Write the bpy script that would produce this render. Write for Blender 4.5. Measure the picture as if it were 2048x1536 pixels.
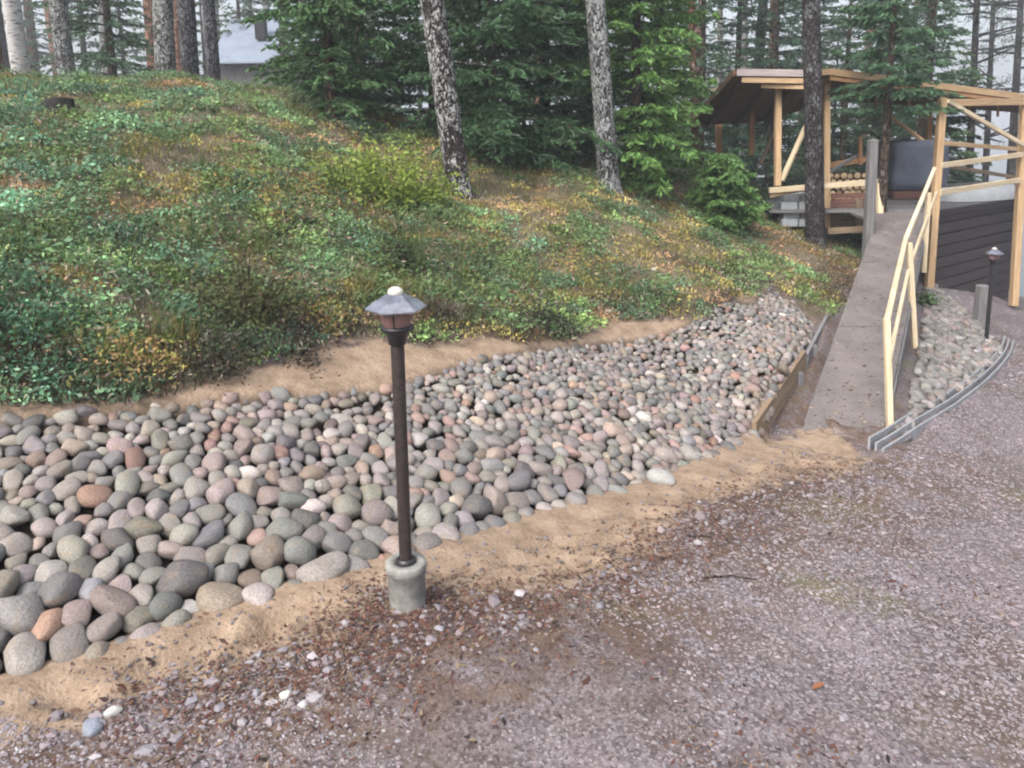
import bpy, bmesh, math, random
import numpy as np
from mathutils import Vector, Matrix
random.seed(7); rng = np.random.default_rng(11)
R = math.radians
sc = bpy.context.scene
for o in list(bpy.data.objects): bpy.data.objects.remove(o)
col = sc.collection

# ------------------------------------------------------------------ camera
FPX, XP, YP = 1540.0, 1024.0, 520.0          # focal length / principal point in photograph pixels
PITCH, ROLL, CAMZ = R(9.5), 0.013, 1.65
fwd = Vector((0, math.cos(PITCH), -math.sin(PITCH)))
r0 = Vector((1, 0, 0)); u0 = r0.cross(fwd)
right = (r0*math.cos(ROLL) - u0*math.sin(ROLL)).normalized()
upv = right.cross(fwd).normalized()
cam_d = bpy.data.cameras.new('camera'); cam = bpy.data.objects.new('camera', cam_d); col.objects.link(cam)
cam.matrix_world = Matrix(((right.x, upv.x, -fwd.x, 0), (right.y, upv.y, -fwd.y, 0), (right.z, upv.z, -fwd.z, CAMZ), (0, 0, 0, 1)))
cam_d.sensor_width = 36; cam_d.lens = FPX/2048*36
cam_d.shift_y = -(768-YP)/2048
cam_d.clip_start = .05; cam_d.clip_end = 4000
sc.camera = cam
# ------------------------------------------------------------------ light: overcast daylight
SUN_EL, SUN_AZ = R(48), R(215)
w = bpy.data.worlds.new('World'); sc.world = w; w.use_nodes = True
wn = w.node_tree.nodes; wl = w.node_tree.links
bg = wn['Background']; sky = wn.new('ShaderNodeTexSky'); sky.sky_type = 'NISHITA'
sky.sun_disc = False; sky.sun_elevation = SUN_EL; sky.sun_rotation = SUN_AZ
sky.air_density = 1.0; sky.dust_density = 6.0; sky.ozone_density = 1.0; sky.altitude = 100
hs = wn.new('ShaderNodeHueSaturation'); hs.inputs['Saturation'].default_value = .45
wl.new(sky.outputs[0], hs.inputs['Color']); wl.new(hs.outputs[0], bg.inputs[0]); bg.inputs[1].default_value = .14
sd_ = bpy.data.lights.new('sun', 'SUN'); sun = bpy.data.objects.new('sun', sd_); col.objects.link(sun)
sd_.energy = 1.3; sd_.angle = R(24); sd_.color = (1, .96, .9)
sdir = Vector((math.sin(SUN_AZ)*math.cos(SUN_EL), math.cos(SUN_AZ)*math.cos(SUN_EL), math.sin(SUN_EL)))
sun.rotation_euler = sdir.to_track_quat('Z', 'Y').to_euler(); sun.location = (0, -5, 20)
sc.view_settings.view_transform = 'Standard'; sc.view_settings.look = 'None'
sc.view_settings.gamma = 1; sc.view_settings.exposure = 1.22
sc.cycles.pixel_filter_type = 'BLACKMAN_HARRIS'; sc.cycles.filter_width = 2.1
sc.cycles.use_adaptive_sampling = True; sc.cycles.adaptive_threshold = .03; sc.cycles.volume_bounces = 0
sc.cycles.max_bounces = 4; sc.cycles.diffuse_bounces = 3; sc.cycles.glossy_bounces = 2
sc.cycles.transmission_bounces = 4; sc.cycles.transparent_max_bounces = 6
sc.cycles.caustics_reflective = False; sc.cycles.caustics_refractive = False

HAZE = .0038
# ------------------------------------------------------------------ pixel -> place
def ray(px, py):
    u = (px-XP)/FPX; v = (YP-py)/FPX
    return fwd + right*u + upv*v
def PX(px, py, t):
    d = ray(px, py); return Vector((d.x*t, d.y*t, CAMZ + d.z*t))
CV = np.array([[right.x, right.y, right.z], [upv.x, upv.y, upv.z], [fwd.x, fwd.y, fwd.z]])
def project(P):
    q = (np.asarray(P, float)-np.array([0, 0, CAMZ])) @ CV.T
    return XP+FPX*q[..., 0]/q[..., 2], YP-FPX*q[..., 1]/q[..., 2], q[..., 2]

# ------------------------------------------------------------------ numpy noise
_perm = rng.random((256, 256))
def vnoise(x, y):
    xi = np.floor(x).astype(int); yi = np.floor(y).astype(int); fx = x-xi; fy = y-yi
    fx = fx*fx*(3-2*fx); fy = fy*fy*(3-2*fy)
    a = _perm[xi % 256, yi % 256]; b = _perm[(xi+1) % 256, yi % 256]
    c = _perm[xi % 256, (yi+1) % 256]; d = _perm[(xi+1) % 256, (yi+1) % 256]
    return (a*(1-fx)+b*fx)*(1-fy)+(c*(1-fx)+d*fx)*fy
def fbm(x, y, o=4):
    s = 0; a = .5; t = 0
    for i in range(o):
        s = s+a*vnoise(x*2**i+17.3*i, y*2**i+5.1*i); t += a; a *= .5
    return s/t - .5
def seg_dist(x, y, pts, closed=False):
    best = np.full(x.shape, 1e9); n = len(pts)
    for i in range(n if closed else n-1):
        ax, ay = pts[i][:2]; bx, by = pts[(i+1) % n][:2]
        dx, dy = bx-ax, by-ay; L = dx*dx+dy*dy+1e-12
        t = np.clip(((x-ax)*dx+(y-ay)*dy)/L, 0, 1)
        best = np.minimum(best, np.hypot(x-ax-t*dx, y-ay-t*dy))
    return best
def inside(x, y, pts):
    r = np.zeros(x.shape, bool); n = len(pts)
    for i in range(n):
        ax, ay = pts[i][:2]; bx, by = pts[(i+1) % n][:2]
        if ay == by: continue
        c = ((ay > y) != (by > y)) & (x < (bx-ax)*(y-ay)/(by-ay)+ax)
        r ^= c
    return r
def sdist(x, y, pts):            # positive inside the polygon
    d = seg_dist(x, y, pts, True); return np.where(inside(x, y, pts), d, -d)
def smooth(a, b, x):
    t = np.clip((x-a)/(b-a), 0, 1); return t*t*(3-2*t)

# ------------------------------------------------------------------ terrain
def z0(x, y):
    s = (x+.36)*.655+(y-2.39)*.755
    return np.interp(s, [-10, 0, 7, 13, 23, 40], [.5, 0, -.805, -1.285, -3.0, -5.0])
def hit0(px, py):
    t = 1.0
    for i in range(4000):
        p = PX(px, py, t)
        if p.z < float(z0(np.array(p.x), np.array(p.y))): break
        t += .01
    return (p.x, p.y)
TOE_PX = [(0, 1365), (200, 1305), (400, 1225), (600, 1165), (830, 1095), (1050, 1030), (1150, 1005), (1330, 955), (1510, 868), (1640, 890), (1765, 885), (1900, 815), (2018, 714)]
toe = [hit0(*p) for p in TOE_PX]
d0 = ((toe[2][0]-toe[0][0]), (toe[2][1]-toe[0][1])); l0 = math.hypot(*d0)
TOE = [(toe[0][0]-60*d0[0]/l0, toe[0][1]-60*d0[1]/l0)] + toe + [(9.2, 13.6), (11, 20), (12, 40), (12, 400)]
SIDE = TOE + [(-400, 400), (-400, TOE[0][1])]
BANKX = [0, 4, 5.5, 7.5, 12, 30, 60, 400]; BANKZ = [0, 1.62, 2.02, 2.33, 2.75, 4.6, 7.0, 18]
# ramp centre line, used to cut its bed into the bank
RAMP_L0, RAMP_L1 = PX(1602, 868, 5.45), PX(1752, 452, 10.0)
RAMP_R0, RAMP_R1 = PX(1764, 876, 5.40), PX(1853, 447, 10.1)
RAMP_L0.z = RAMP_R0.z = (RAMP_L0.z+RAMP_R0.z)/2; RAMP_L1.z = RAMP_R1.z = .43
RA, RB = (RAMP_L0+RAMP_R0)/2, (RAMP_L1+RAMP_R1)/2
def Hbase(x, y):
    s = sdist(x, y, SIDE) if len(SIDE) else 0
    return z0(x, y)+np.interp(np.maximum(s, 0), BANKX, BANKZ), s
def Hraw(x, y):
    x = np.asarray(x, float); y = np.asarray(y, float)
    z, s = Hbase(x, y)
    near = np.hypot(x, y)
    z = z+smooth(1.2, 2.2, s)*(fbm(x*1.1, y*1.1, 3)*.34+fbm(x*3.1+9, y*3.1, 3)*.12)*smooth(2, 5, near)
    z = z+.36*np.exp(-((x+3.6)**2+(y-10.6)**2)/(2*1.9**2))-.14*np.exp(-((x+6.6)**2+(y-8.6)**2)/(2*1.6**2))
    z = z+smooth(10, 30, near)*fbm(x*.12, y*.12, 2)*1.2*smooth(2, 10, s)
    z = z+(1-smooth(.6, 1.6, s))*(fbm(x*2.2, y*2.2, 3)*.04+fbm(x*7, y*7, 3)*.030)*smooth(0,.1,np.abs(s)+.05)
    for fx_, fy_, fa_, fd_ in STEPS:                      # old footprints in the sand
        ca, sa = math.cos(fa_), math.sin(fa_); p_ = ((x-fx_)*ca+(y-fy_)*sa)/.13; q_ = (-(x-fx_)*sa+(y-fy_)*ca)/.055; r2 = p_*p_+q_*q_
        z = z-fd_*np.exp(-r2**2)+fd_*.35*np.exp(-(np.sqrt(r2)-1.35)**2/.06)
    return z, s
STEPS = []
def H(x, y):
    z, s = Hraw(x, y); x = np.asarray(x, float); y = np.asarray(y, float)
    dx, dy = RB.x-RA.x, RB.y-RA.y; L = math.hypot(dx, dy); dx /= L; dy /= L
    a = (x-RA.x)*dx+(y-RA.y)*dy; c = (x-RA.x)*dy-(y-RA.y)*dx     # c>0: right of the ramp
    rz = RA.z+(RB.z-RA.z)*np.clip(a/L, 0, 1.0)
    m = smooth(-.012, .03, sdist(x, y, CUT))
    lf = smooth(-.315, -.335, c); z = z*(1-m)+np.minimum(z, (rz-.035-.05*smooth(.5, 1.5, a))*(1-lf)+(rz-.004+fbm(x*6, y*6, 3)*.03)*lf)*m
    mf = smooth(1.0, .5, np.hypot(a, c*.9))*smooth(.8, .4, a)
    z = z*(1-mf)+np.maximum(z, rz+.012+fbm(x*5, y*5, 3)*.05-.10*smooth(.0, .55, a+.5*fbm(x*3+7, y*3, 2)))*mf      # sand heaped against the foot of the ramp
    # to the right of the ramp the bank is not higher than the ramp
    m2 = smooth(.30, .40, c)*smooth(2.2, 1.4, c)*smooth(-.2, .5, a)*smooth(L+3, L+1, a)
    z = z*(1-m2)+np.minimum(z, rz-.10-.30*np.maximum(c-.36, 0))*m2
    return z, s
for i_, (a_, b_) in enumerate(((150, 1400), (300, 1350), (420, 1300), (520, 1265), (640, 1215), (930, 1140), (1040, 1120), (1110, 1090), (1210, 1080), (1300, 1030), (1400, 985), (1500, 945), (1600, 930), (560, 1235), (1160, 1130))):
    q_ = hit0(a_, b_); STEPS.append((q_[0], q_[1], .6+rng.normal(0, .5), .018+.014*rng.random()))
def hit_raw(px, py):
    ts = np.arange(1.2, 40, .02); d = ray(px, py); Z = CAMZ+d.z*ts; h = Hraw(d.x*ts, d.y*ts)[0]; k = np.argmax(Z < h)
    return Vector((d.x*ts[k], d.y*ts[k], Z[k]))
CUT = []
RL = lambda a, c: (RA.x+(RB.x-RA.x)*a+c*(RB.y-RA.y)/4.7, RA.y+(RB.y-RA.y)*a-c*(RB.x-RA.x)/4.7)
B0 = hit_raw(1508, 862); _b1 = RL(.42, -.36); B1v = Vector((_b1[0], _b1[1], float(Hraw(np.array([_b1[0]]), np.array([_b1[1]]))[0][0])))
CUT = [(B0.x, B0.y), (B1v.x, B1v.y), RL(.7, -.36), RL(1.0, -.36), RL(1.5, -.34), RL(1.5, .4), RL(0, .4), RL(-.12, .3), RL(-.12, -.3)]
def Hs(x, y): return float(H(np.array([x]), np.array([y]))[0][0])
def hit(px, py, lift=0.0, tmin=1.2):
    ts = np.arange(tmin, 40, .02); d = ray(px, py)
    X = d.x*ts; Y = d.y*ts; Z = CAMZ+d.z*ts
    h = H(X, Y)[0]+lift; k = np.argmax(Z < h)
    if not (Z < h).any(): k = len(ts)-1
    return Vector((X[k], Y[k], Z[k]))
UP_PX = [(1632, 642), (1590, 605), (1535, 568), (1500, 600), (1350, 652), (1200, 678), (1050, 693), (950, 715), (850, 742), (780, 765), (600, 783), (400, 798), (200, 815), (0, 832)]
up = [tuple(hit_raw(*p)[:2]) for p in UP_PX]
ext = lambda p, k: (p[0]-k*d0[0]/l0, p[1]-k*d0[1]/l0)
BANK = [ext(toe[0], 1.6)]+toe[:8]+[(B0.x, B0.y), (B1v.x, B1v.y)]+up+[ext(up[-1], 1.6)]
HEATH_PX = [(0, 806), (150, 806), (300, 796), (370, 775), (470, 738), (600, 705), (730, 668), (860, 690), (960, 668), (1060, 690), (1150, 672), (1230, 640), (1330, 632), (1400, 640), (1500, 592), (1532, 561), (1588, 600), (1630, 640)]
heath = [tuple(hit_raw(*p)[:2]) for p in HEATH_PX]
HEATH = [ext(heath[0], 60)]+heath+[RL(.42, -.34), RL(.62, -.36), RL(1.0, -.36), RL(1.9, -.3), (9.2, 16), (11, 24), (12, 400), (-400, 400), (-400, heath[0][1]-40)]
SAND_PX = [(0, 1490), (170, 1445), (330, 1375), (520, 1320), (690, 1265), (750, 1190), (880, 1190), (1000, 1190), (1180, 1170), (1300, 1110), (1370, 1030), (1500, 985), (1700, 945), (1745, 900)]
sand = [hit0(*p) for p in SAND_PX]
SAND = [ext(sand[0], 3)]+sand+[RL(.02, -.1), (B0.x+.1, B0.y+.1)]+[heath[i] for i in range(len(heath)-3, -1, -1)]+[ext(heath[0], 3)]
RBK_PX = [(1790, 860), (1858, 822), (1950, 765), (2006, 706), (1990, 692), (1945, 640), (1890, 592), (1850, 560)]
rbk = [hit0(*p) for p in RBK_PX[:4]]+[tuple(hit(*p)[:2]) for p in RBK_PX[4:]]
RBANK = rbk+[RL(.74, .33), RL(.4, .33), RL(.03, .33)]

# ------------------------------------------------------------------ materials
MATS = {}
class NB:
    def __init__(s, name):
        s.m = bpy.data.materials.new(name); s.m.use_nodes = True; s.t = s.m.node_tree; s.n = s.t.nodes; s.l = s.t.links
        s.b = s.n['Principled BSDF']; s.tc = s.n.new('ShaderNodeTexCoord'); s.out = s.n['Material Output']
        MATS[name] = s.m
    def coord(s, sc=(1, 1, 1), kind='Object'):
        mp = s.n.new('ShaderNodeMapping'); mp.inputs['Scale'].default_value = sc
        s.l.new(s.tc.outputs[kind], mp.inputs[0]); return mp.outputs[0]
    def noise(s, scale, co=None, detail=5, rough=.6, dist=0):
        n = s.n.new('ShaderNodeTexNoise'); n.inputs['Scale'].default_value = scale; n.inputs['Detail'].default_value = detail
        n.inputs['Roughness'].default_value = rough; n.inputs['Distortion'].default_value = dist
        s.l.new(co or s.coord(), n.inputs['Vector']); return n.outputs['Fac']
    def voro(s, scale, co=None, feat='F1', rnd=1):
        n = s.n.new('ShaderNodeTexVoronoi'); n.feature = feat; n.inputs['Scale'].default_value = scale; n.inputs['Randomness'].default_value = rnd
        s.l.new(co or s.coord(), n.inputs['Vector']); return n
    def ramp(s, fac, stops, interp='LINEAR'):
        n = s.n.new('ShaderNodeValToRGB'); n.color_ramp.interpolation = interp; e = n.color_ramp.elements
        while len(e) < len(stops): e.new(.5)
        for q, (p, c) in zip(e, stops):
            q.position = p; q.color = (*c, 1) if len(c) == 3 else c
        s.l.new(fac, n.inputs[0]); return n.outputs[0]
    def mix(s, fac, a, b, mode='MIX'):
        n = s.n.new('ShaderNodeMix'); n.data_type = 'RGBA'; n.blend_type = mode
        for k, v in ((0, fac), (6, a), (7, b)):
            if isinstance(v, (int, float)): n.inputs[k].default_value = v
            elif isinstance(v, tuple): n.inputs[k].default_value = (*v, 1)
            else: s.l.new(v, n.inputs[k])
        return n.outputs[2]
    def math(s, op, a, b=0., c=None):
        n = s.n.new('ShaderNodeMath'); n.operation = op
        for k, v in enumerate((a, b) if c is None else (a, b, c)):
            if isinstance(v, (int, float)): n.inputs[k].default_value = v
            else: s.l.new(v, n.inputs[k])
        return n.outputs[0]
    def attr(s, name, out='Fac'):
        n = s.n.new('ShaderNodeAttribute'); n.attribute_name = name; return n.outputs[out]
    def maprange(s, v, a, b):
        n = s.n.new('ShaderNodeMapRange'); n.interpolation_type = 'SMOOTHSTEP'
        n.inputs[1].default_value = a; n.inputs[2].default_value = b; s.l.new(v, n.inputs[0]); return n.outputs[0]
    def bump(s, h, strength=.5, dist=.01, prev=None):
        n = s.n.new('ShaderNodeBump'); n.inputs['Strength'].default_value = strength; n.inputs['Distance'].default_value = dist
        s.l.new(h, n.inputs['Height'])
        if prev is not None: s.l.new(prev, n.inputs['Normal'])
        return n.outputs[0]
    def fin(s, color, rough=.8, normal=None, spec=.3, metal=0):
        if isinstance(color, tuple): s.b.inputs['Base Color'].default_value = (*color, 1)
        else: s.l.new(color, s.b.inputs['Base Color'])
        if isinstance(rough, (int, float)): s.b.inputs['Roughness'].default_value = rough
        else: s.l.new(rough, s.b.inputs['Roughness'])
        s.b.inputs['Specular IOR Level'].default_value = spec; s.b.inputs['Metallic'].default_value = metal
        if normal is not None: s.l.new(normal, s.b.inputs['Normal'])
        return s.m

def m_ground():
    b = NB('ground')
    co = b.coord()
    # gravel: fine crushed stone, pinkish grey
    v1 = b.voro(95, co); v2 = b.voro(42, co)
    g1 = b.ramp(v1.outputs['Color'], [(0, (.06, .05, .053)), (.35, (.12, .103, .110)), (.6, (.17, .146, .156)), (.85, (.225, .204, .216)), (1, (.37, .35, .365))])
    gn = b.noise(1.6, co, 4); g2 = b.ramp(gn, [(.35, (.72, .66, .62)), (.55, (1, 1, 1)), (.7, (1.08, 1.0, .98))])
    grav = b.mix(1, g1, g2, 'MULTIPLY')
    dirt = b.ramp(b.noise(14, co, 6, .7), [(.3, (.06, .038, .03)), (.55, (.12, .082, .062)), (.75, (.19, .14, .105))])
    moss = b.ramp(b.noise(30, co, 4), [(.3, (.075, .068, .034)), (.7, (.165, .15, .075))])
    dm = b.maprange(b.noise(2.3, co, 5, .65), .52, .66)
    edge = b.attr('litter')
    dm2 = b.math('MINIMUM', b.math('ADD', b.math('MULTIPLY', dm, .55), b.math('MULTIPLY', edge, b.maprange(b.noise(6, co, 5), .35, .6))), .92)
    grav = b.mix(dm2, grav, dirt)
    mm = b.maprange(b.noise(1.1, b.coord((1, 1, 1)), 4, .6, .4), .56, .68)
    grav = b.mix(b.math('MULTIPLY', mm, .7), grav, moss)
    sandc = b.ramp(b.noise(9, co, 6, .65), [(.25, (.145, .102, .070)), (.5, (.265, .193, .137)), (.75, (.37, .28, .205))])
    sandc = b.mix(b.maprange(b.noise(60, co, 3), .62, .72), sandc, (.14, .09, .06))
    floor = b.ramp(b.noise(5, co, 6, .7), [(.25, (.05, .055, .022)), (.42, (.10, .09, .05)), (.55, (.13, .10, .07)), (.68, (.13, .13, .055)), (.8, (.19, .15, .09))])
    bed = b.ramp(b.noise(20, co, 4), [(.3, (.025, .019, .014)), (.7, (.085, .06, .042))])  # soil under the cobbles, darkened so its colour carries the shade of the gaps
    en = b.math('MULTIPLY', b.math('SUBTRACT', b.noise(7, co, 5, .7), .5), .62)
    c = b.mix(b.maprange(b.math('ADD', b.attr('sand'), en), -.05, .06), grav, sandc)
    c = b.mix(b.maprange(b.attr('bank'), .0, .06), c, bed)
    c = b.mix(b.maprange(b.math('ADD', b.attr('heath'), b.math('MULTIPLY', en, .7)), -.03, .08), c, floor)
    h = b.math('ADD', b.math('MULTIPLY', v2.outputs['Distance'], .5), b.math('ADD', b.math('MULTIPLY', v1.outputs['Distance'], .35), b.noise(40, co, 5)))
    nm = b.bump(h, .55, .012)
    return b.fin(c, .9, nm, .25)
def m_stone(name, src):
    b = NB(name); co = b.coord()
    if src == 'obj':
        oi = b.n.new('ShaderNodeObjectInfo'); base = oi.outputs['Color']
        ad = b.n.new('ShaderNodeVectorMath'); ad.operation = 'ADD'
        b.l.new(b.tc.outputs['Object'], ad.inputs[0])
        cb = b.n.new('ShaderNodeCombineXYZ'); b.l.new(b.math('MULTIPLY', oi.outputs['Random'], 37.), cb.inputs[0]); b.l.new(cb.outputs[0], ad.inputs[1])
        co = ad.outputs[0]; k = 1.0
    else:
        base = b.attr('tint', 'Color'); k = 12.0
    sp = b.ramp(b.noise(9*k, co, 8, .75), [(.28, (.42, .40, .39)), (.5, (1, 1, 1)), (.72, (1.55, 1.5, 1.46))])
    c = b.mix(1, base, sp, 'MULTIPLY')
    c = b.mix(b.math('MULTIPLY', b.maprange(b.noise(1.5*k, co, 4, .6), .52, .68), .4), c, (.24, .175, .11))
    nm = b.bump(b.noise(6*k, co, 6, .6), .35, .02 if k == 1 else .006)
    return b.fin(c, .68, nm, .35)
def m_pebble(name):
    b = NB(name); base = b.attr('tint', 'Color')
    return b.fin(base, .75, None, .3)
def m_leaf(name, trans=.25, rough=.6):
    b = NB(name); c = b.attr('tint', 'Color')
    b.fin(c, rough, None, .25)
    tr = b.n.new('ShaderNodeBsdfTranslucent'); b.l.new(c, tr.inputs[0])
    mx = b.n.new('ShaderNodeMixShader'); mx.inputs[0].default_value = trans
    b.l.new(b.b.outputs[0], mx.inputs[1]); b.l.new(tr.outputs[0], mx.inputs[2]); b.l.new(mx.outputs[0], b.out.inputs[0])
    return b.m
def m_bark(name, dark, mid, lich, amount=.5, sx=14.):
    b = NB(name); oi = b.n.new('ShaderNodeObjectInfo'); co = b.coord((1, 1, .45))
    wv = b.n.new('ShaderNodeTexNoise'); wv.inputs['Scale'].default_value = sx*.7; wv.inputs['Detail'].default_value = 4; b.l.new(co, wv.inputs['Vector'])
    ad = b.n.new('ShaderNodeVectorMath'); ad.operation = 'MULTIPLY_ADD'; b.l.new(wv.outputs['Color'], ad.inputs[0]); ad.inputs[1].default_value = (.13, .13, .10); b.l.new(co, ad.inputs[2]); cw = ad.outputs[0]
    v = b.voro(sx, cw, 'DISTANCE_TO_EDGE'); n = b.noise(sx*1.8, cw, 6, .75)
    plate = b.maprange(b.math('ADD', v.outputs['Distance'], b.math('MULTIPLY', b.math('SUBTRACT', n, .5), .25)), .02, .16)
    c = b.mix(plate, dark, mid)
    c = b.mix(b.math('MULTIPLY', b.maprange(n, .48, .7), .6), c, tuple(q*.45 for q in mid))
    ln = b.noise(sx*.16, b.coord((1, 1, .6)), 5, .7); ls = b.noise(sx*1.25, cw, 5, .75)
    lm = b.math('ADD', b.math('MULTIPLY', b.math('SUBTRACT', ln, .5), .9), b.math('ADD', ls, b.math('MULTIPLY', plate, .18)))
    fl = b.maprange(lm, 1.0-amount*.72, 1.08-amount*.72)
    c = b.mix(b.math('MULTIPLY', fl, .9), c, lich)
    h = b.math('ADD', plate, b.math('MULTIPLY', n, .6))
    return b.fin(c, .92, b.bump(h, .9, .03), .15)
def m_wood(name, a, c2, streak=1.0, rough=.7, knots=True):
    b = NB(name); co = b.coord((9, 9, .7)); oi = b.n.new('ShaderNodeObjectInfo')
    ad = b.n.new('ShaderNodeVectorMath'); ad.operation = 'ADD'; b.l.new(co, ad.inputs[0])
    cb = b.n.new('ShaderNodeCombineXYZ'); b.l.new(b.math('MULTIPLY', oi.outputs['Random'], 31.), cb.inputs[2]); b.l.new(cb.outputs[0], ad.inputs[1])
    n = b.noise(4, ad.outputs[0], 6, .65, .5)
    c = b.ramp(n, [(.25, tuple(q*(.62) for q in a)), (.5, a), (.75, c2)])
    br = b.ramp(oi.outputs['Random'], [(0, (.82, .80, .78)), (1, (1.12, 1.1, 1.08))])
    c = b.mix(1, c, br, 'MULTIPLY')
    if knots:
        k = b.voro(2.2, b.coord((3, 3, 1))); c = b.mix(b.math('MULTIPLY', b.maprange(k.outputs['Distance'], .16, .08), .55), c, (.18, .09, .04))
    return b.fin(c, rough, b.bump(n, .25*streak, .006), .25)
def m_plain(name, a, c2, scale=8, rough=.6, metal=0, bump=.2, spec=.4):
    b = NB(name); n = b.noise(scale, None, 6, .65)
    c = b.ramp(n, [(.3, a), (.7, c2)])
    return b.fin(c, rough, b.bump(b.noise(scale*4), bump, .004), spec, metal)
m_ground(); m_stone('cobble', 'obj'); m_stone('cobble_fill', 'tint'); m_pebble('pebble')
m_leaf('leaf', .3); m_leaf('needle', .2, .55); m_leaf('litter', .1, .8)
m_bark('bark_lichen', (.022, .018, .019), (.065, .052, .050), (.42, .425, .42), .50, 27.)
m_bark('bark_pale', (.032, .028, .028), (.09, .08, .08), (.36, .375, .375), .60, 28.)
m_bark('bark_dark', (.020, .017, .019), (.06, .05, .052), (.17, .175, .18), .42, 24.)
m_bark('bark_grey', (.035, .032, .038), (.11, .10, .11), (.25, .255, .27), .5, 24.)
m_bark('bark_red', (.06, .032, .022), (.22, .12, .08), (.34, .29, .26), .35, 12.)
def m_birch():
    b = NB('bark_birch'); n = b.noise(9, b.coord((1, 1, 3.5)), 5, .65, .3); c = b.ramp(n, [(.36, (.04, .036, .036)), (.44, (.40, .385, .38)), (.7, (.58, .56, .56))]); c = b.mix(b.math('MULTIPLY', b.maprange(b.noise(3, b.coord((1, 1, .4)), 4), .5, .7), .6), c, (.13, .11, .11)); b.fin(c, .8, b.bump(n, .4, .01), .2)
m_birch()
m_bark('bark_spruce', (.03, .022, .018), (.09, .065, .05), (.2, .2, .19), .3, 18.)
m_wood('pine_timber', (.46, .315, .18), (.57, .43, .285))
m_wood('pine_rail', (.58, .485, .335), (.70, .62, .48))
m_wood('orange_timber', (.38, .21, .10), (.46, .29, .15))
m_wood('grey_timber', (.15, .148, .155), (.235, .235, .245), 1.4, .85)
m_wood('weathered_board', (.21, .155, .105), (.30, .235, .17), 1.4, .85)
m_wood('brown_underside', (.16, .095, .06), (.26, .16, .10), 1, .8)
m_wood('dark_board', (.042, .035, .039), (.060, .050, .054), .4, .75, False)
m_wood('red_brown_board', (.15, .075, .06), (.22, .12, .10), 1, .8)
m_wood('pale_fascia', (.36, .31, .31), (.46, .41, .42))
m_plain('roof_felt', (.022, .022, .024), (.05, .05, .052), 20, .9)
m_plain('deck_felt', (.105, .094, .092), (.185, .164, .158), 3, .92, 0, .5, .2)
m_plain('deck_sandy', (.165, .132, .122), (.225, .185, .165), 6, .92, 0, .5, .2)
m_plain('pole_paint', (.012, .010, .010), (.050, .035, .033), 45, .45, 0, .2, .5)
m_plain('black_paint', (.012, .012, .014), (.022, .022, .024), 30, .4, 0, .1, .5)
m_plain('cap_metal', (.26, .26, .31), (.52, .53, .58), 22, .25, .9, .15)
m_plain('white_knob', (.42, .40, .37), (.58, .56, .52), 30, .45)
m_plain('concrete', (.15, .15, .14), (.33, .32, .30), 22, .95, 0, .8, .2)
m_plain('concrete_blue', (.25, .27, .29), (.36, .38, .40), 10, .92, 0, .5, .2)
m_plain('blue_plastic', (.28, .45, .52), (.45, .62, .68), 20, .4)
m_plain('galvanised', (.20, .21, .225), (.32, .33, .35), 9, .75, 0, .3)
m_plain('tarp', (.06, .07, .10), (.10, .115, .15), 3, .7)
m_plain('boat_paint', (.30, .32, .34), (.40, .42, .44), 4, .45)
m_plain('red_paint', (.16, .05, .04), (.22, .08, .06), 6, .85)
m_plain('roof_sheet', (.19, .225, .29), (.26, .30, .37), 2, .45, .2)
m_plain('cut_wood', (.50, .36, .20), (.62, .48, .30), 15, .85)
m_plain('near_black', (.01, .01, .012), (.03, .028, .026), 15, .95, 0, .6)
m_plain('orange_stone', (.45, .22, .12), (.60, .34, .20), 12, .8)
b_ = NB('lens'); b_.fin((.42, .25, .24), .12, None, .5); b_.b.inputs['Transmission Weight'].default_value = .55; b_.b.inputs['IOR'].default_value = 1.3
b_ = NB('window_glass'); b_.fin((.05, .06, .07), .08, None, .6)
b_ = NB('water'); b_.fin((.04, .05, .055), .08, b_.bump(b_.noise(1.5, b_.coord((1, 2.5, 1)), 4), .15, .05), .5)
b_ = NB('far_forest'); b_.fin(b_.ramp(b_.noise(.08, None, 8, .7), [(.3, (.03, .05, .045)), (.7, (.07, .10, .08))]), .95)

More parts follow.
